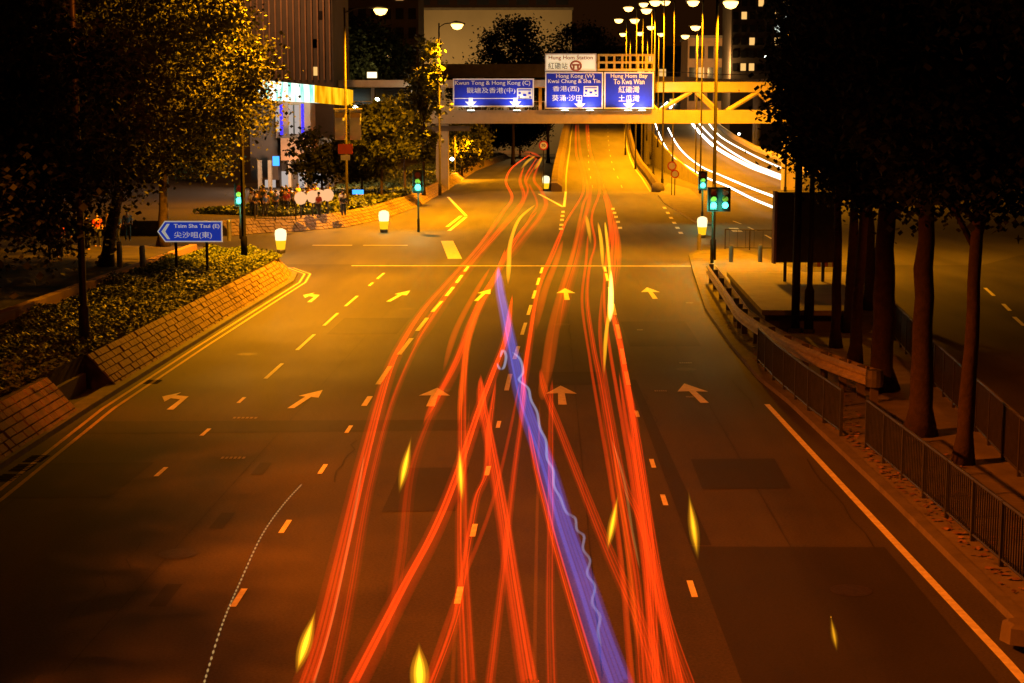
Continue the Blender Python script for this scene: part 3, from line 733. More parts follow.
# round speed signs by the ramp
def round_sign(px, pyc, D, zb, rad, label, txt=None):
    c = P(px, pyc, D); root = empty('round_sign', (c.x, D, zb), label, 'traffic sign'); z = c.z - zb
    MB().lathe([(.05,0),(.05,z)], (0,.06,0), 8).build('post', M['pole_paint'], root)
    ring = lambda r_: [(r_*math.cos(i*math.pi/12), z+r_*math.sin(i*math.pi/12)) for i in range(24)]
    MB().plate(ring(rad), 0, .04).build('red_ring', M['sign_red'], root); MB().plate(ring(rad*.74), -.012, .003).build('white_disc', SW, root)
    if txt: text(txt, rad*.85, rad*.62, M['sign_ink'], root, (0,-.02,z))
round_sign(543.5, 145.5, 186, 0, .55, 'red ringed speed limit sign at the split before the ramp', '70')
round_sign(672, 166, 172, 0, .5, 'red ringed round sign on the pole right of the ramp')
round_sign(675, 174, 171, 0, .45, 'lower red ringed round sign right of the ramp')

# ================================================================== RAILINGS ON THE RIGHT
def railing(path, label, h=1.1, z0=.12, step=1.6, bar=.12, material='rail_paint', name='pedestrian_railing', post_m=None):
    root = empty(name, (path[0][0], path[0][1], z0), label, 'railing', 'dark railings on the right pavement')
    o = Vector((path[0][0], path[0][1], 0)); pts = [Vector((*p, 0))-o for p in path]
    d = [0]
    for a, b in zip(pts, pts[1:]): d.append(d[-1] + (b-a).length)
    def at(s):
        for i in range(len(pts)-1):
            if s <= d[i+1]+1e-6: return pts[i].lerp(pts[i+1], (s-d[i])/(d[i+1]-d[i]))
        return pts[-1]
    Lt = d[-1]; n = max(1, round(Lt/step)); up = Vector((0,0,1))
    for i in range(n+1):
        p = at(Lt*i/n); MB().box(p+up*(h/2), (.07,.07,h)).build('post', M[post_m or material], root)
    NS = max(2, int(Lt/.8)); line = [at(Lt*i/NS) for i in range(NS+1)]
    MB().tube([p+up*(h-.02) for p in line], .035, 6).build('top_rail', M[post_m or material], root)
    MB().tube([p+up*.12 for p in line], .025, 6).build('bottom_rail', M[material], root)
    b = MB(); k = int(Lt/bar)
    for i in range(k):
        p = at(Lt*(i+.5)/k); b.box(p+up*(h/2+.05), (.022,.022,h-.2))
    b.build('infill_bars', M[material], root)
    return root
railing([(6.85,47.5),(6.82,44),(6.95,39.5),(7.15,36.0)], 'dark pedestrian railing between the kerb and the curved crash barrier')
railing([(7.45,34.6),(7.55,30),(7.65,24.5),(7.8,17)], 'long dark pedestrian railing at the lower right beside the kerb')
railing([(12.6,56),(11.2,44),(10.0,32),(9.5,22)], 'tall dark fence behind the tree trunks along the side road', h=1.25, bar=.08, material='dark_metal', name='mesh_fence')
railing([G(725,249,.12)[:2], G(748,250,.12)[:2], G(776,250,.12)[:2]], 'thin railing at the crossing behind the tall dark pole', h=1.2, bar=.5, material='pole_paint')
# crash barrier
root = empty('crash_barrier', (8.1, 73, .12), 'curved steel crash barrier rail ending beside the dark tree trunks', 'crash barrier')
path = [(8.1,73),(7.75,66),(7.35,58),(7.2,54.5),(7.4,49.5),(7.78,45.5),(8.3,42.5),(8.75,40.6)]
pp = [Vector((x,y,0))-Vector((8.1,73,0)) for x,y in path]
sm_ = []
for i in range(len(pp)-1):
    for k in range(6):
        t = k/6; p0 = pp[max(i-1,0)]; p1 = pp[i]; p2 = pp[i+1]; p3 = pp[min(i+2,len(pp)-1)]
        sm_.append(.5*((2*p1)+(p2-p0)*t+(2*p0-5*p1+4*p2-p3)*t*t+(3*p1-p0-3*p2+p3)*t**3))
sm_.append(pp[-1])
prof = [(0,.42),(-.09,.47),(-.09,.54),(0,.60),(0,.66),(-.09,.72),(-.09,.80),(0,.86)]
def sweep(line, prof):
    m = MB(); k = len(prof); vs = []
    for i, p in enumerate(line):
        t = line[min(i+1,len(line)-1)] - line[max(i-1,0)]; n = Vector((-t.y,t.x,0)).normalized()
        for (u, z) in prof: vs.append(p - n*u*-1 + Vector((0,0,z)))
    fs = [(i*k+j,i*k+j+1,(i+1)*k+j+1,(i+1)*k+j) for i in range(len(line)-1) for j in range(k-1)]
    return m.add(vs, fs)
sweep(sm_, [(u,z) for u,z in prof]).build('beam', M['beam'], root, False)
sweep([p+Vector((.3,0,0)) for p in sm_], [(-u,z) for u,z in prof]).build('back_beam', M['beam'], root, False)
for i in range(0, len(sm_), 3):
    MB().box(sm_[i]+Vector((.15,0,.44)), (.2,.12,.88)).build('post', M['concrete_dark'], root)
MB().lathe([(.05,.40),(.22,.42),(.24,.64),(.22,.86),(.05,.88)], sm_[-1]+Vector((.15,0,0)), 12).build('end_cap', M['steel'], root)
# low concrete slab roof, signboard, posts, barrier, block
tp_ = [G(727,272,.85), G(846,272,.85), G(862,311,.85), G(762,310,.85)]
r_ = empty('subway_roof', (tp_[3].x, tp_[3].y, .12), 'low flat concrete slab lying behind the curved crash barrier', 'concrete slab')
q = [(p.x-tp_[3].x, p.y-tp_[3].y) for p in tp_]
MB().prism(q, .55, .73).build('slab', M['concrete'], r_)
cx = sum(a for a,_ in q)/4; cy = sum(b for _,b in q)/4
MB().prism([(cx+(a-cx)*.94, cy+(b-cy)*.96) for a,b in q], 0, .548).build('base_wall', M['concrete_dark'], r_)
a = P(775,262,66); b = P(836,192,66); r_ = empty('signboard', ((a.x+b.x)/2, 66, .12), 'dark boxy signboard standing under the right trees behind two poles', 'signboard')
MB().box((0,0,(a.z+b.z)/2-.12),(b.x-a.x,.5,b.z-a.z)).build('panel', M['dark_metal'], r_)
MB().box((-(b.x-a.x)/2-.06,-.05,(a.z+b.z)/2-.12),(.11,.6,b.z-a.z+.1)).build('lit_edge', M['brown_stone'], r_)  # lamplight on the board's left edge, put into a browner colour
for s in (-.8,.8): MB().box((s,.1,(a.z-.12)/2),(.12,.12,a.z-.12)).build('leg', M['dark_metal'], r_)
for px, pyb, lab, rr in ((795,332,'left of the two dark poles in front of the boxy signboard',.12),(808.5,333,'right of the two dark poles in front of the boxy signboard, with a thicker foot',.1)):
    b = G(px,pyb,.12); r_ = empty('pole', b, lab, 'pole', 'dark poles behind the crash barrier')
    MB().lathe([(rr*1.7,0),(rr*1.7,1.5),(rr,1.65),(rr*.85,6.5)] if px > 800 else [(rr*1.25,0),(rr*1.2,2),(rr,6.5)], (0,0,0), 12).build('shaft', M['pole_paint'], r_, True)
    MB().lathe([(rr*2.2,0),(rr*2.2,.12),(rr*1.8,.15)], (0,0,0), 12).build('base_collar', M['dark_metal'], r_); 
a = G(822,275,.12); r_ = empty('road_barrier', a, 'low white and brown striped barrier seen between the poles and trunks', 'barrier')
MB().box((0,0,.55),(1.5,.06,.3)).build('board', SW, r_); st = MB()
for i in range(4): st.box((-.55+i*.37,-.035,.55),(.16,.02,.3))
st.build('stripe', M['sign_brown'], r_)
for s in (-.6,.6): MB().box((s,.05,.3),(.08,.08,.6)).build('leg', M['steel'], r_)
for px, py in ((731,262),(760,262),(699,250)):
    o = MB().lathe([(.12,0),(.12,.85),(.08,.95)], (0,0,0), 10).build('bollard', M['concrete_dark']); o.location = G(px,py,.12)
    tag(o, {731:'short dark post right of the tall dark pole at the crossing',760:'short dark post left of the boxy signboard',699:'thin short post left of the nearest traffic light'}[px], 'bollard')
o = MB().lathe([(.5,0),(.46,.28),(.3,.34)], (0,0,0), 8).build('concrete_block', M['concrete_dark']); o.location = G(1019,640,.12); o.scale = (.55,.6,.8); tag(o, 'pale concrete block on the pavement at the lower right edge', 'concrete block')

# ================================================================== TREES
def tree(name, base, H, cr, cz, nclump, nleaf, leaf, label, group=None, trunk_r=.22, mats='leaf', seed=1, lean=(0,0), clump_r=.9, fork=.45, cat='tree'):
    rnd = random.Random(seed); root = empty(name, base, label, cat, group)
    top = Vector((lean[0], lean[1], H*.8)); pts = []; rs = []
    for i in range(17):
        t = i/16; pts.append(Vector((top.x*t + rnd.uniform(-.1,.1)*trunk_r*(0 < i) + .12*math.sin(t*5+seed)*trunk_r, top.y*t + rnd.uniform(-.1,.1)*trunk_r*(0 < i), top.z*t))); rs.append(trunk_r*(1.45 if i == 0 else (1-.72*t)*rnd.uniform(.92,1.07)))
    tm = MB(); tm.tube(pts, rs, 9)
    cc = Vector((lean[0], lean[1], cz)); cl = []
    for i in range(nclump):
        while True:
            u = Vector((rnd.uniform(-1,1), rnd.uniform(-1,1), rnd.uniform(-1,1)))
            if .25 < u.length < 1: break
        cl.append(cc + Vector((u.x*cr[0], u.y*cr[1], u.z*cr[2])))
    for c in cl[::max(1, nclump//14)]:
        s = pts[min(16, max(4, int(16*min(1, fork + rnd.uniform(0,.4)))))]
        mid = s.lerp(c, .5) + Vector((0,0,rnd.uniform(-.3,.4))); tm.tube([s, mid, c], [trunk_r*.38, trunk_r*.22, .02], 5)
    tm.build('trunk', M['bark'], root, True)
    cents = []
    for c in cl:
        r0 = clump_r*rnd.uniform(.6, 1.3)
        for k in range(nleaf):
            u = Vector((rnd.gauss(0,.5), rnd.gauss(0,.5), rnd.gauss(0,.38)))
            cents.append((c + u*r0, rnd.uniform(.6,1.35)))
    cr_ = leaves_mesh('crown', cents, leaf, M[mats], rnd, .5); cr_.parent = root
    return root
GL = 'street trees over the left pavement'
LT = [((-18.5,38,1), 12.5, (5.4,5.5,4.4), 7.9, 'large dark tree at the far left edge over the pavement', (2.6,0), 1),
      ((-20.2,56,1), 12.5, (5.2,6.5,4.4), 7.7, 'dark tree with a leaning trunk behind the planted bed at left', (1.6,0), 2),
      ((-19.6,71,1), 13.5, (5.0,5.5,4.6), 9.7, 'dense dark tree standing behind the blue arrow sign', (2.3,0), 3),
      ((-20.0,84,1), 13.5, (5.6,5.5,5.2), 9.8, 'tree with lamp-lit amber leaves right of the other left trees', (.4,0), 4),
      ((-27,88,1), 14, (6,5,5), 10, 'tall tree at the back of the left plaza', (0,0), 5)]
for b, H, cr, cz, lab, ln, sd in LT:
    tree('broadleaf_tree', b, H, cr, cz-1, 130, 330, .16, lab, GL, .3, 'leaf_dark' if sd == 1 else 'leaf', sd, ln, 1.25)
tree('broadleaf_tree', (-15.4,24.2,1), 11, (3.2,4.4,2.1), 7.6, 120, 300, .15, 'nearest left tree whose crown overhangs the road at the left edge', GL, .3, 'leaf', 11, (.9,0), 1.0)
GR = 'dark trees over the right pavement'
RT = [((9.15,33,.12), (2.5,4.5,4.0), 9.4, 'nearest right tree with a single straight trunk beside the long railing', (.3,0), .19),
      ((9.0,36.2,.12), (2.8,4.5,4.2), 9.8, 'right tree with the thick forked trunk behind the railing', (.1,0), .3),
      ((9.55,42.5,.12), (2.9,4.5,4.4), 9.6, 'right tree with the broad dark trunk at the end of the crash barrier', (0,0), .34),
      ((9.7,47,.12), (2.0,4.5,4.4), 9.7, 'slim dark tree behind the broad trunk on the right pavement', (.3,0), .2),
      ((9.9,51,.12), (1.7,4.5,4.6), 9.8, 'right tree with reddish lit bark beside the two dark poles', (-.2,0), .17),
      ((11.1,55,.12), (2.2,4.5,4.8), 9.8, 'dark tree behind the reddish trunk at right', (.1,0), .22),
      ((13.3,62,.12), (2.3,3.5,5.4), 9.4, 'right tree whose outer leaves catch amber lamp light', (-.4,0), .25)]
for i, (b, cr, cz, lab, ln, tr) in enumerate(RT):
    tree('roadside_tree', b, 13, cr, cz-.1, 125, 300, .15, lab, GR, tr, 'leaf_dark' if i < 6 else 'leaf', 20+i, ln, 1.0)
tree('roadside_tree', (14.5,37,.0), 13, (4,5,3.6), 10, 110, 240, .15, 'dark tree at the far right edge with hanging branches over the side road', GR, .22, 'leaf_dark', 40, (0,0), 1.2)
tree('roadside_tree', (9.4,24,.12), 14, (4,5,3.2), 11.5, 110, 300, .13, 'overhanging tree at the upper right corner', GR, .22, 'leaf_dark', 41, (0,0), 1.2)
# mid-distance trees on the far verge
def T(px, pyb, z0, D=None):
    return PX(px, D, z0) if D else G(px, pyb, z0)
mid = [('conifer_tree',(424,0,150),17,(1.5,1.5,6.6),9.5,'slim feathery tree left of the long blue sign',.16,'leaf_b',.8),
       ('broadleaf_tree',(382,0,140),10.5,(2.8,2.5,3.2),6.0,'slender verge tree right of the banner post',.14,'leaf_b',.9),
       ('broadleaf_tree',(405,0,160),12,(2.4,2.4,4),7.2,'small green tree under the footbridge left of the pillar',.14,'leaf_b',.9),
       ('broadleaf_tree',(362,0,150),6,(2.6,2.4,1.9),3.4,'low bushy tree behind the verge',.12,'leaf',.9),
       ('broadleaf_tree',(322,0,150),7,(3.2,2.4,2.6),3.8,'dark bushy tree right of the brown hotel soffit',.14,'leaf',.9),
       ('broadleaf_tree',(462,0,235),9,(3.6,3,3.2),5.0,'tree beside the left bend beyond the footbridge',.2,'leaf',1.2),
       ('broadleaf_tree',(487,0,420),13,(7,4,5),7.5,'far dark tree behind the bend, left one',.3,'leaf_dark',2),
       ('broadleaf_tree',(520,0,430),13,(7,4,5),7.5,'far dark tree behind the bend, right one',.3,'leaf_dark',2),
       ('broadleaf_tree',(338,0,255),27,(6,4,8),16.5,'tall dark tree above the footbridge roof at left',.3,'leaf_dark',2),
       ('broadleaf_tree',(372,0,262),27,(7,4,8),17.5,'broad dark tree in front of the bright floodlit wall',.3,'leaf_dark',2),
       ('conifer_tree',(513,0,330),31,(6.5,4,8),22,'large cone shaped dark tree above the long blue sign',.4,'leaf_dark',2.4),
       ('broadleaf_tree',(583,0,360),30,(8,4,8),23,'dark tree behind the white station sign',.4,'leaf_dark',2.4),
       ('broadleaf_tree',(548,0,345),20,(9,4,4),16.5,'dark low tree between the cone shaped tree and station sign',.4,'leaf_dark',2.4),
       ('broadleaf_tree',(478,0,335),20,(7,4,3.5),16.5,'dark low tree left of the cone shaped tree',.4,'leaf_dark',2.4)]
for i, (nm,(px,_,D),H,cr,cz,lab,tr,mt,lf_) in enumerate(mid):
    z0 = 1.0 if D < 200 else 0
    big = D > 220
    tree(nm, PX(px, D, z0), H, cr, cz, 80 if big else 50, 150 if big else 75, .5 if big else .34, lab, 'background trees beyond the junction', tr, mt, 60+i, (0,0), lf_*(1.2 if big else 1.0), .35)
# conical outline for the cone shaped tree
rnd = random.Random(99)
# ================================================================== BUILDINGS
def blk(px0, px1, py0, py1, D, dep, z0=None):
    a = P(px0, py1, D); b = P(px1, py0, D); zb = a.z if z0 is None else z0
    return (a.x, b.x, zb, b.z)
# hotel tower
x0,x1,_,_ = blk(205,332,0,180,185,0); 
r_ = empty('hotel_tower', ((x0+x1)/2,185,1.0), 'dark brown hotel tower with thin vertical ribs at upper left', 'building'); w = x1-x0; Ht = 52
MB().box((0,8,Ht/2),(w,16,Ht)).build('wall', M['building_dark'], r_)
for i in range(22):
    MB().box((-w/2+.3+i*(w-.6)/21,-.15,12+(Ht-12)/2),(.16,.3,Ht-12)).build('rib', M['brown_stone'], r_)
rnd = random.Random(3)
for i in range(26):
    k = rnd.randrange(21); z = 13+rnd.randrange(10)*3.2
    f = MB().box((-w/2+.3+(k+.5)*(w-.6)/21,-.04,z),(.45,.08,1.0)).build('window', M['win_warm'] if rnd.random() < .35 else M['glass_dark'], r_)
# hotel podium with LED canopy, blue-lit bay and brown soffit
a = P(262,160,168); add_light('facade_fill', (2,-14,26), 7000, (1,.4,.12), r_, 1.0)  # unseen light added to brighten the tower's ribs and wall
r_ = empty('hotel_podium', P(300,200,168).xy.to_3d()+Vector((0,0,1)), 'hotel entrance podium with bright LED canopy and blue neon bay', 'building')
o = r_.location
def hp(name, px0, px1, py0, py1, dy0, dy1, material):
    a = P(px0,py1,168)-o; b = P(px1,py0,168)-o
    return MB().box(((a.x+b.x)/2,(dy0+dy1)/2,(a.z+b.z)/2),(b.x-a.x,dy1-dy0,b.z-a.z)).build(name, material, r_)
def slant(name, px0, px1, ya0, ya1, yb0, yb1, material):
    q = [P(px0,ya1,168)-o, P(px1,yb1,168)-o, P(px1,yb0,168)-o, P(px0,ya0,168)-o]
    return MB().plate([(v.x,v.z) for v in q], -3, 1).build(name, material, r_)
slant('white_canopy_screen', 263, 318, 80.5, 100, 86, 103, M['led_white']); slant('amber_canopy_screen', 318.3, 352, 86, 103, 90, 106, M['led_amber'])
hp('bay_wall', 276, 310, 101, 138, 0, 4, M['brown_stone']); hp('side_wall', 250, 276, 104, 180, .5, 5, M['building_dark']); hp('back_wall', 276, 330, 138, 214, 3, 6, M['concrete_dark'])
for px in (281.8, 303): hp('neon_tube', px-.9, px+.9, 104, 135, -.4, -.1, M['neon_blue'])
hp('bay_window', 289, 299, 105, 134, -.08, -.01, M['shop_white']); hp('bay_window', 276, 279.5, 105, 132, -.08, -.01, M['shop_white'])
hp('mullion', 293.6, 294.5, 105, 134, -.2, -.09, M['dark_metal'])
hp('soffit', 284, 314, 138, 160, -2, 3, M['brown_stone'])
for px in (262, 272, 292, 308): hp('column', px-.9, px+.9, 160, 214, -1.5, -.6, M['concrete'])
for px in (266, 283, 300, 316): hp('shop_window', px-5, px+5, 172, 200, 2.7, 2.9, M['shop_white'])
add_light('canopy_lamp', P(300,110,163)-o, 900, (.6,.8,.7), r_, 1.0); add_light('entrance_lamp', P(295,175,160)-o, 3500, (1,.55,.3), r_, 1.0)
o_ = MB().box((0,0,0),(.6,.2,.9)).build('blue_sign', M['blue_lamp']); o_.location = P(276,161,150); tag(o_, 'small glowing blue sign near the hotel columns', 'sign')
o_ = MB().box((0,0,0),(.9,.2,.35)).build('blue_lamp', M['blue_lamp']); o_.location = P(358,192,128); tag(o_, 'small glowing blue lamp right of the banner post at verge level', 'lamp')
# pale slab building far behind
def building(name, px0, px1, py0, D, dep, material, label, wins=None, nx=0, nz=0, lit=.2, seed=1, zlo=8, wall='wall'):
    a = P(px0,py0,D); b = P(px1,py0,D); w = b.x-a.x; h = b.z
    r_ = empty(name, ((a.x+b.x)/2, D, 0), label, 'building')
    MB().box((0,dep/2,h/2),(w,dep,h)).build('wall', material, r_); MB().box((0,dep/2-.2,h+.35),(w+.8,dep+.8,.7)).build('roof_edge', M['concrete_dark'], r_)
    rn = random.Random(seed)
    if nx:
        for i in range(nx):
            for j in range(nz):
                x = -w/2+(i+.5)*w/nx; z = zlo+(j+.5)*(h-zlo-1)/nz; lt_ = rn.random() < lit
                f = MB().box((x,-.05,z),(w/nx*.62,.12,(h-zlo)/nz*.55)).build('window', (M['win_warm'] if rn.random() < .8 else M['win_white']) if lt_ else M['glass_dark'], r_)
    return r_
sb = building('slab_building', 414, 572, 10, 480, 20, M['building_pale'], 'long pale windowless building behind the trees at top centre', None, 8, 1, 0, 1, 52)
bb = building('back_block', 330, 418, -40, 300, 15, M['building_dark'], 'dark block behind the tall dark trees at upper left', None, 7, 5, .04, 2, 20)
building('apartment_tower', 733, 792, -60, 420, 20, M['building_dark'], 'dark apartment tower with a few lit windows at upper right', None, 7, 10, .22, 5, 22)
ob = building('office_block', 688, 734, 38, 440, 20, M['brown_stone'], 'low brown lit block left of the dark apartment tower', None, 5, 3, .1, 6, 14)
building('station_block', 560, 690, 48, 560, 20, M['building_dark'], 'dark wide block behind the lattice frame', None, 12, 4, .14, 9, 14)
building('boundary_block', 455, 534, 112, 600, 10, M['building_dark'], 'dark low block behind the far bend', None, 8, 1, .0, 4, 5)
for b_, xs, pw in ((sb,(-18,10),10000),(ob,(0,),16000)):
    for x_ in xs: add_light('facade_fill', (x_,-20,24), pw, (1,.55,.16), b_, 1.0)  # added fill lights, no fittings, to lift these two facades
p = P(692,78,330); r_ = empty('flyover', (P(720,200,330).x,330,0), 'curved amber lit flyover crossing behind the truss at right', 'flyover')
fm = MB(); pts = [P(x,y,330)-r_.location for x,y in ((650,76),(690,77),(720,79),(760,79),(800,77),(860,75))]
fm.strip([q+Vector((0,0,.0)) for q in pts],[q-Vector((0,0,1.7)) for q in pts]); fm.strip([q+Vector((0,0,0)) for q in pts],[q+Vector((0,7,0)) for q in pts]); fm.strip([q-Vector((0,0,1.7)) for q in pts],[q+Vector((0,7,-1.7)) for q in pts]); fm.strip([q+Vector((0,7,0)) for q in pts],[q+Vector((0,7,-1.7)) for q in pts])
fm.build('deck', M['concrete'], r_); MB().tube([q+Vector((0,.2,.9)) for q in pts], .08, 6).build('railing', M['steel'], r_)
for i in (0,3,5): MB().lathe([(.9,0),(.9,pts[i].z-1.7)], (pts[i].x,3.5,0), 12).build('pier', M['concrete'], r_)
# left brown flyover above the footbridge roof
r_ = empty('flyover', (P(490,200,300).x,300,0), 'dark brown flyover deck behind the long blue sign', 'flyover'); a = P(415,76,300); b = P(548,64,300)
MB().box((0,4,(a.z+b.z)/2),(b.x-a.x,8,b.z-a.z)).build('deck', M['concrete_dark'], r_)
for s in (-.42,-.08): MB().box((s*(b.x-a.x),4,a.z/2),(1.6,1.6,a.z)).build('pier', M['concrete_dark'], r_)
# bright floodlight behind dark trees
o_ = MB().box((0,0,0),(1.5,.4,.9)).build('floodlight', M['flood_lens']); o_.location = P(372,75,249); tag(o_, 'bright floodlight glowing behind the dark trees above the footbridge roof', 'floodlight')
add_light('flood_lamp', (0,-1.5,.5), 1800, (1,.6,.25), o_, .8)
for px, py, D, lab in ((377,100,170,'white lamp glowing through the slender tree'),(355,108,160,'white lamp beside the banner post'),(447,158,228,'white lamp low behind the verge tree right of the traffic light'),(452,159,228,'second low white lamp next to the verge tree'),(409,152,165,'small white lamp behind the far traffic light'),(766,57,300,'white lamp by the top of the right tree'),(739,134,330,'white lamp beyond the curving carriageway')):
    o_ = MB().lathe([(.02,-.28),(.25,-.15),(.3,.05),(.1,.25)], (0,0,0), 10).build('white_lamp', M['lamp_white']); o_.location = P(px,py,D); tag(o_, lab, 'lamp', 'small white lamps')

# ================================================================== CROWD BEHIND THE RAILING
def skin_mesh(name, verts, edges, radii, material, parent, root=0, sub=1):
    me = bpy.data.meshes.new(name); me.from_pydata(verts, edges, []); o = bpy.data.objects.new(name, me); COL.objects.link(o)
    md = o.modifiers.new('s','SKIN'); md.use_smooth_shade = True
    sv = me.skin_vertices[0].data
    for i, r in enumerate(radii): sv[i].radius = (r[0], r[1]) if isinstance(r, tuple) else (r, r)
    sv[root].use_root = True
    if sub: o.modifiers.new('u','SUBSURF').levels = sub; o.modifiers['u'].render_levels = sub
    dg = bpy.context.evaluated_depsgraph_get(); ev = o.evaluated_get(dg); nm = bpy.data.meshes.new_from_object(ev); nm.name = name
    bpy.data.objects.remove(o); nm.materials.clear(); nm.materials.append(material)
    o = bpy.data.objects.new(name, nm); COL.objects.link(o); o.parent = parent
    return o
def person(shirt, label, pose):
    root = empty('person', (0,0,0), label, 'person', 'people crowded behind the railing')
    a, st = pose
    V = [(0,0,.95),(0,0,1.15),(0,.01,1.38),(0,0,1.49),(0,-.02,1.60),(0,-.01,1.70),
         (.19,0,1.40),(.25,-a*.12,1.13),(.24,-.08-a*.25,.9),(-.19,0,1.40),(-.25,a*.1,1.13),(-.24,-.05-a*.1,.9),
         (.1,0,.88),(.11,-st,.49),(.11,st*.2,.06),(.11,-.14+st*.2,.03),(-.1,0,.88),(-.11,st,.49),(-.11,st*1.4,.06),(-.11,-.14+st*1.4,.03)]
    E_ = [(0,1),(1,2),(2,3),(3,4),(4,5),(2,6),(6,7),(7,8),(2,9),(9,10),(10,11),(0,12),(12,13),(13,14),(14,15),(0,16),(16,17),(17,18),(18,19)]
    Rr = [(.15,.11),(.14,.1),(.16,.1),(.055,.055),(.085,.1),(.07,.085),(.06,.06),(.045,.045),(.035,.035),(.06,.06),(.045,.045),(.035,.035),(.085,.085),(.06,.06),(.045,.045),(.04,.03),(.085,.085),(.06,.06),(.045,.045),(.04,.03)]
    skin_mesh('body', V, E_, Rr, M['skin'], root)
    sv = [0,1,2,6,7,9,10]; ix = {v:i for i,v in enumerate(sv)}
    skin_mesh('shirt', [V[i] for i in sv], [(ix[a_],ix[b_]) for a_,b_ in E_ if a_ in ix and b_ in ix], [((r[0]+.02),(r[1]+.02)) for r in [Rr[i] for i in sv]], M[shirt], root)
    tv = [0,12,13,14,16,17,18]; ix = {v:i for i,v in enumerate(tv)}
    skin_mesh('trousers', [V[i] for i in tv], [(ix[a_],ix[b_]) for a_,b_ in E_ if a_ in ix and b_ in ix], [((r[0]+.018),(r[1]+.018)) for r in [Rr[i] for i in tv]], M['cloth_dark'], root)
    hm = MB(); hm.lathe([(.02,1.83),(.07,1.815),(.105,1.76),(.112,1.69),(.1,1.64)], (0,.02,0), 12); hm.build('hair', M['hair'], root, True)
    return root
rnd = random.Random(12)
protos = []
for sh, lab, ps in (('cloth_white','person in a white shirt standing in the crowd behind the railing',(.5,.05)),('cloth_red','person in a red shirt standing in the crowd behind the railing',(-.3,.1)),
                    ('cloth_dark','person in dark clothes standing in the crowd behind the railing',(.9,.02)),('cloth_blue','person in a blue shirt standing in the crowd behind the railing',(.1,.12)),('cloth_tan','person in a tan shirt standing in the crowd behind the railing',(.6,.08))):
    protos.append(person(sh, lab, ps))
spots = [(rnd.uniform(250,345), rnd.uniform(206,217)) for _ in range(34)] + [(52,262),(60,258),(70,256),(88,250),(98,247),(108,245),(118,243),(128,241)]
for i, (px, py) in enumerate(spots):
    o = protos[i] if i < 5 else copy_tree(protos[rnd.randrange(5)])
    o.location = G(px, py, 1.03); o.rotation_euler = (0,0,rnd.uniform(-1.2,1.2)); k = rnd.uniform(.92,1.06); o.scale = (k,k,k)
railing([tuple(G(255,220,1.0)[:2]), tuple(G(296,221,1.0)[:2])], 'dark railing in front of the crowd at the hotel entrance', h=1.1, z0=1.0, material='dark_metal', name='crowd_railing')
gl = None
for px, py in ((301,202),(313,200),(320,199),(328,198)):
    b = G(px, py+16, 1.0)
    if gl is None:
        gl = empty('globe_lamp', b, 'round pale orange glowing globe on a short post beside the crowd', 'globe lamp', 'row of glowing globes by the crowd')
        MB().lathe([(.06,0),(.06,1.0)], (0,0,0), 8).build('post', M['dark_metal'], gl)
        MB().lathe([(.05,-.46),(.3,-.36),(.46,-.05),(.42,.22),(.22,.42),(.02,.47)], (0,0,1.4), 16).build('globe', M['globe'], gl, True); o = gl
    else: o = copy_tree(gl)
    o.location = b
    add_light('globe_lamp', (0,-.6,1.4), 60, (1,.5,.25), o, .4)

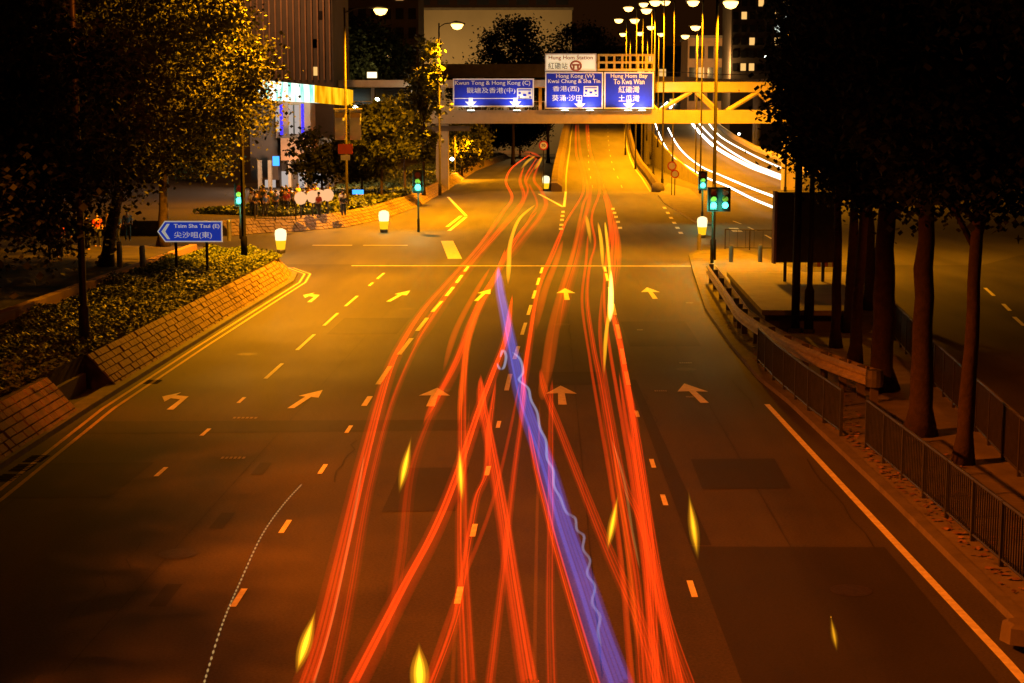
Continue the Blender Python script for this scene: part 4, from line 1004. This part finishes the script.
# ================================================================== LIGHT TRAILS left by the passing traffic (glowing air along each lamp's path)
GT = 'tail light trails along the main road'
def smooth(pts, n=5):
    out = []
    for i in range(len(pts)-1):
        p0 = pts[max(i-1,0)]; p1 = pts[i]; p2 = pts[i+1]; p3 = pts[min(i+2,len(pts)-1)]
        for k in range(n):
            t = k/n; out.append(.5*((2*p1)+(p2-p0)*t+(2*p0-5*p1+4*p2-p3)*t*t+(3*p1-p0-3*p2+p3)*t**3))
    out.append(pts[-1]); return out
tcache = {}
def trail(pix, wpx, col, L, label, z=.75, group=GT, flat=1.0, dotted=False):
    if col in (RED, ORG, YEL): L *= {RED:.5, ORG:.3, YEL:.45}[col]
    if col in (RED, ORG): wpx *= 1.2
    if col == RED and 628 < pix[0][0]: L *= .72
    """pix: pixels along the lamp's path, wpx: width in px at the first point, L: radiance through its middle"""
    pts = []
    for i, p in enumerate(pix):
        if len(p) == 3: D = p[2]; q = P(p[0], p[1], D)
        else:
            q = G(p[0], p[1], z)
            if (q.y > 186 or q.y < 0) and p[0] > 552:                       # on the ramp: meet its rising surface
                lo, hi = 186, 420
                for _ in range(40):
                    mD = (lo+hi)/2; q = P(p[0], p[1], mD)
                    if q.z - z > zr(mD): lo = mD
                    else: hi = mD
        pts.append(q)
    pts = smooth(pts, 8); r0 = wpx/2/FPX*max(pts[0].y, 20)
    rs = [max(r0, .8/FPX*2*p.y) if len(pix[0]) == 2 else r0 for p in pts]
    n_ = len(rs)
    for k, f in enumerate((.1,.3,.5,.65,.8,.9)):                 # the lamp is switched or hidden gradually: thin ends
        if pix[0][1] < 684 and len(pix[0]) == 2: rs[k] *= f
        if len(pix[0]) == 2: rs[n_-1-k] *= f
    if dotted:
        m_ = []
        for a, b in zip(pts, pts[1:]): m_ += [a.lerp(b, k/6) for k in range(6)]
        pts = m_; rs = [r0*(1 if i % 4 < 2 else .12) for i in range(len(pts))]
    D0 = max(pts[0].y, 18); sn = min(1, 6.4/D0) if len(pix[0]) == 2 else .5
    def body(pts, rs, L, r0, name, parent=None, ring=10):
        fl = [flat*min(1.0, (D0/p.y)**.6*r0/q) for p, q in zip(pts, rs)] if len(pix[0]) == 2 else flat   # flattened with distance to hold its seen brightness even
        st = L*sn*1.5/(2*r0); key = (col, round(st, 2))
        if key not in tcache: tcache[key] = glowgas('trail_glow', col, st)
        return MB().tube(pts, rs, ring, True, fl).build(name, tcache[key], parent, True)
    red = (col == RED and wpx >= 9) or col == BLU
    o = body(pts, rs, L*(.34 if col == RED and red else .72 if red else 1), r0, 'light_trail')
    if red:                                                   # the lamp's own brighter filaments inside the glow
        rn = random.Random(int(pix[0][0]*7+wpx)); k = 5 if wpx > 17 else 4 if wpx > 13 else 3
        for j in range(k):
            off = (j-(k-1)/2)/k*1.25 + rn.uniform(-.12,.12); f = rn.uniform(.08,.2)
            body([p + Vector((off*q, 0, .03*j)) for p, q in zip(pts, rs)], [q*f for q in rs], L*rn.uniform(.35,1.15), r0*f, 'streak', o, 6)
    return tag(o, label, 'light trail', group)
RED = (1,.045,.003); ORG = (1,.10,.003); YEL = (1,.42,.012); WHT = (1,.86,.7); BLU = (.06,.085,.5)
trail([(306,690),(322,640),(344,549),(364,464),(385,385),(399,350),(424,310),(452,278),(482,243),(503,212),(512,197),(506,180),(514,166),(530,155)], 26, RED, .55, 'broad red trail on the left lane line curving away under the footbridge')
trail([(332,690),(350,600),(372,480),(397,390),(428,325),(462,275),(497,236),(520,208),(528,190),(526,176),(537,158)], 12, RED, .3, 'thin red trail just right of the broad left one')
trail([(385,660),(401,560),(412,470),(436,405),(455,362),(476,318),(500,270),(530,218),(537,203),(530,186),(528,178),(541,157)], 18, RED, .18, 'faint wide red trail in the left middle lane')
trail([(352,690),(402,593),(433,535),(455,482),(479,411),(493,374),(506,338),(512,297)], 20, RED, .75, 'bold red diagonal trail running from bottom left to the lane line')
trail([(430,690),(455,620),(466,557),(476,500),(486,474),(489,430),(496,380)], 11, RED, .6, 'slim red trail crossing the bold diagonal from the right')
trail([(531,690),(528,682),(513,588),(502,513),(489,440),(482,405),(480,378)], 18, RED, .75, 'bold red trail slanting from the bottom centre up to the left')
trail([(489,690),(504,566),(511,500),(517,451),(524,400),(524,380),(529,342),(540,287),(556,250),(566,222)], 9, RED, .6, 'thin red trail just left of the blue ribbon')
trail([(468,690),(462,557),(462,469),(463,390),(468,338),(480,300),(497,272),(505,250)], 16, RED, .5, 'upright red trail near the bottom centre')
trail([(424,425),(440,395),(458,361),(474,316),(495,277),(515,240),(537,212)], 14, RED, .55, 'red trail over the arrow of the left middle lane')
trail([(458,425),(463,380),(469,340),(482,303),(500,272)], 7, ORG, .9, 'short orange trail beside the left middle arrow')
trail([(519,425),(529,345),(539,287),(550,258),(566,222),(583,193),(583,177),(579,163),(576,150),(576,124)], 10, RED, .7, 'red trail climbing the ramp on its left side')
trail([(542,400),(544,380),(551,329),(561,290),(574,248),(583,205),(588,190),(584,170),(580,150),(578,124)], 9, ORG, .55, 'orange red trail climbing the ramp beside the left one')
trail([(546,392),(553,350),(560,310),(566,280),(580,230),(588,200),(586,176)], 8, ORG, .4, 'soft orange trail in the middle of the centre lane')
trail([(599,690),(595,682),(556,549),(545,505),(536,469),(528,425)], 9, RED, .7, 'red trail hugging the left edge of the blue ribbon')
trail([(552,690),(550,602),(551,500),(551,420),(552,380)], 10, RED, .35, 'dim upright red trail right of bottom centre')
trail([(660,690),(638,620),(607,549),(575,469),(556,420),(544,389),(540,370)], 13, RED, .65, 'red trail slanting down to the right from the centre arrow')
trail([(645,690),(644,682),(635,580),(618,482),(600,380),(593,345),(587,297),(590,264),(595,242),(592,215),(600,188),(595,166),(588,145),(586,124)], 12, RED, .8, 'bright red trail on the left of the right-hand bundle')
trail([(672,690),(660,600),(640,520),(624,482),(612,420),(604,370),(600,330),(602,290)], 10, RED, .6, 'red trail inside the right-hand bundle')
trail([(654,690),(649,544),(640,473),(626,385),(619,335),(611,300),(611,260),(612,230),(605,194),(598,172),(590,150),(588,124)], 13, RED, .8, 'central red trail of the right-hand bundle')
trail([(692,690),(666,611),(651,526),(640,450),(634,420),(627,380),(616,330),(610,300)], 9, RED, .6, 'outermost red trail of the right-hand bundle')
trail([(680,690),(662,600),(650,540),(637,460),(630,400),(622,355),(611,300),(612,242),(608,210),(603,195)], 11, RED, .7, 'red trail beside the outermost one on the right')
trail([(640,660),(632,590),(624,520),(612,440)], 6, ORG, .6, 'thin orange trail low in the right-hand bundle')
for j, (x0, x1) in enumerate(((452,470),(534,540),(634,600))):
    trail([(x0,690),((x0+x1)/2,520),(x1,400)], 4, ORG, .22, ('very faint thin orange line left of the bottom centre','very faint thin orange line at the bottom centre','very faint thin orange line right of the bottom centre')[j])
trail([(508,284),(509,262),(511,240),(520,218),(535,205)], 6, YEL, 1.2, 'yellow trail above the top of the blue ribbon')
trail([(604,374),(606,335),(609,310),(610,275),(607,240),(605,222)], 5, YEL, 1.3, 'bright yellow trail left of the right lane line')
trail([(610,322),(611,300),(611,270)], 7, (1,.6,.12), 1.6, 'short very bright yellow trail by the right lane line')
trail([(603,270),(601,240),(598,222)], 5, YEL, 1.4, 'yellow trail at the stop line right of centre')
trail([(591,244),(588,225),(586,215)], 5, YEL, .9, 'small yellow trail at the crossing')
trail([(620,270),(617,240),(614,220)], 8, ORG, .8, 'orange trail beside the yellow one at the crossing')
for pix, w_, c_, L_, lab in (
    ([(658,690),(650,620),(644,560),(632,480),(622,420),(610,350),(604,300),(606,262),(610,230),(606,205)], 7, RED, .6, 'narrow red trail in the heart of the right-hand bundle'),
    ([(632,690),(628,640),(622,570),(612,490),(600,420),(590,360),(582,300),(586,262),(588,235)], 6, RED, .45, 'narrow red trail on the inner left of the right-hand bundle'),
    ([(684,690),(668,640),(654,590),(645,540),(634,460),(626,420),(619,372)], 6, RED, .7, 'narrow red trail close to the outermost one'),
    ([(664,690),(655,640),(648,590),(641,520),(633,470),(628,430)], 9, RED, .5, 'short broad red trail low in the right-hand bundle'),
    ([(411,352),(440,305),(468,268),(494,236),(515,212),(524,196),(520,180),(524,167)], 16, RED, .4, 'wide soft red trail over the dashes of the left lane line'),
    ([(506,262),(522,240),(540,217),(546,203),(541,190),(534,178),(540,163)], 9, RED, .55, 'red trail curving left at the split before the ramp'),
    ([(560,330),(568,290),(578,255),(584,225),(590,200),(590,180),(584,160)], 12, RED, .35, 'soft red trail in the middle of the ramp entrance'),
    ([(612,300),(616,262),(616,232),(610,205),(603,186)], 10, RED, .5, 'red trail on the right of the ramp entrance'),
    ([(424,690),(455,600),(490,510),(508,440),(520,380)], 5, RED, .25, 'faint red trail rising between the crossing ones'),
    ([(640,440),(629,395),(620,345),(612,310)], 9, RED, .6, 'short red trail along the right lane line'),
    ([(536,330),(545,290),(556,262),(563,240)], 8, ORG, .7, 'short orange trail left of the centre arrow'),
    ([(443,372),(456,330),(474,295),(490,268)], 7, ORG, .7, 'short orange trail left of the blue ribbon top')):
    trail(pix, w_, c_, L_, lab)
# the bend beyond the bridge
trail([(541,157),(530,152.5),(515,151.5),(497,152)], 2.5, RED, 2.0, 'red trail turning left at the far bend')
trail([(538,160),(528,155),(515,154),(500,154.5)], 2.5, ORG, 1.4, 'orange trail turning left at the far bend')
trail([(521,169),(528,161),(535,156)], 3.5, YEL, 1.1, 'left yellow trail where the road starts to bend'); trail([(534,170),(539,163),(542,157)], 3.5, YEL, 1.1, 'right yellow trail where the road starts to bend')
# indicator flashes: short amber pieces, thick in the middle
def flash(x0,y0,x1,y1,w,L,label,col=(1,.42,.01)):
    a = G(x0,y0,.7); b = G(x1,y1,.7); n = 14; pts = [a.lerp(b,i/n) for i in range(n+1)]; r0 = w/2/FPX*a.y; root = None
    for f, lk, sh in ((1.15,.22,0),(.7,.5,.06),(.36,.9,.1)):
        rs = [max(.003, f*r0*max(0.0, math.sin(math.pi*((i+.3)/(n+.6))**.75))**1.6) for i in range(n+1)]
        q = [a.lerp(b, sh+(1-2.2*sh)*i/n) for i in range(n+1)]
        o = MB().tube(q, rs, 10).build('core' if root else 'light_trail', glowgas('indicator_glow', col, L*lk*min(1,6.4/a.y)*1.3/(2*r0*f)), root, True)
        root = root or o
    tag(root, label, 'light trail', 'amber indicator flashes on the road')
flash(296,674,317,606,14,1.5,'large amber flash at the lower left'); flash(420,700,419,640,20,1.7,'largest amber flash at the bottom centre left'); flash(399,494,412,434,10,1.2,'amber flash in the left middle lane')
flash(462,505,459,440,9,1.0,'amber flash on the upright red trail'); flash(607,552,619,490,9,1.0,'amber flash left of the right-hand red bundle'); flash(698,560,688,488,11,.8,'amber flash right of the right lane line'); flash(837,652,830,612,7,.35,'faint amber flash in the empty right lane')
# blue ribbon of a lit vehicle panel and the white flicker beside it
trail([(619,690),(600,637),(585,590),(563,525),(545,463),(523,400),(512,350),(505,315),(500,290),(498,268)], 31, BLU, .50, 'broad blue violet ribbon of light crossing the centre lanes', 1.2, 'blue ribbon of light', .45)
wp = [(512,352),(520,359),(523,372),(519,380),(528,388),(531,400),(537,412),(540,428),(546,441),(547,458),(553,470),(554,486),(560,497),(566,512),(575,518),(577,530),(584,536),(583,549),(590,560),(587,574),(595,586),(592,603),(600,616),(598,632),(602,648)]
trail(wp, 1.6, (.6,.65,1), .2, 'thin wavy white line running inside the blue ribbon', 1.35, 'blue ribbon of light')
trail([(497,363),(500,369),(504,367),(506,356),(503,350),(500,358)], 2, (.6,.65,1), .2, 'small white loop just left of the blue ribbon over the lane line', 1.35, 'blue ribbon of light')
trail([(202,690),(222,625),(241,580),(262,535),(283,505),(302,484)], 2.5, (1,.6,.2), .3, 'thin pale dotted line of light at the lower left', .5, 'thin pale lines of light', 1.0, True)
trail([(312,690),(332,620),(344,565),(356,505),(364,455)], 1.6, (1,.5,.12), .07, 'thin pale line beside the broad left red trail', .5, 'thin pale lines of light')
trail([(640,570),(632,530),(624,480),(612,440)], 1.6, (1,.5,.12), .08, 'thin pale line inside the right-hand bundle', .5, 'thin pale lines of light')
# headlights on the other carriageway
GW = 'white headlight trails on the curving carriageway'
def wtrail(pix, w, L, label): trail(pix, w*.8, WHT, L*.6, label, .7, GW)
def OD(*pts):
    out = []
    for (x, y) in pts:
        lo, hi = 120, 700
        for _ in range(40):
            m_ = (lo+hi)/2
            if P(x,y,m_).z - .8 > zo(m_): lo = m_
            else: hi = m_
        out.append((x, y, lo))
    return out
wtrail(OD((789,181),(770,174),(747,165),(718,149),(702,135),(691,122)), 5.5, 1.3, 'broad white trail sweeping round the right-hand curve')
wtrail(OD((789,178),(770,171),(747,161),(720,144),(706,131),(698,122)), 3, .9, 'white trail just above the broad one on the curve')
wtrail(OD((792,172),(779,167),(751,154),(721,137),(709,124)), 2.5, .9, 'outermost white trail on the right-hand curve')
wtrail(OD((775,197),(751,188),(727,178),(718,174),(702,167),(686,155),(676,143),(668,128)), 3, 1.2, 'white trail on the near side of the curve')
wtrail(OD((775,208),(751,198),(727,186),(707,178),(693,170),(676,159),(667,149),(660,136),(655,123)), 3.2, 1.2, 'nearest white trail of the other carriageway')
wtrail(OD((660,109),(670,100),(680,91),(688,87)), 2.5, .9, 'upper white trail seen through the truss, left'); wtrail(OD((670,108),(680,98),(692,93)), 3, 1.0, 'upper white trail seen through the truss, right')
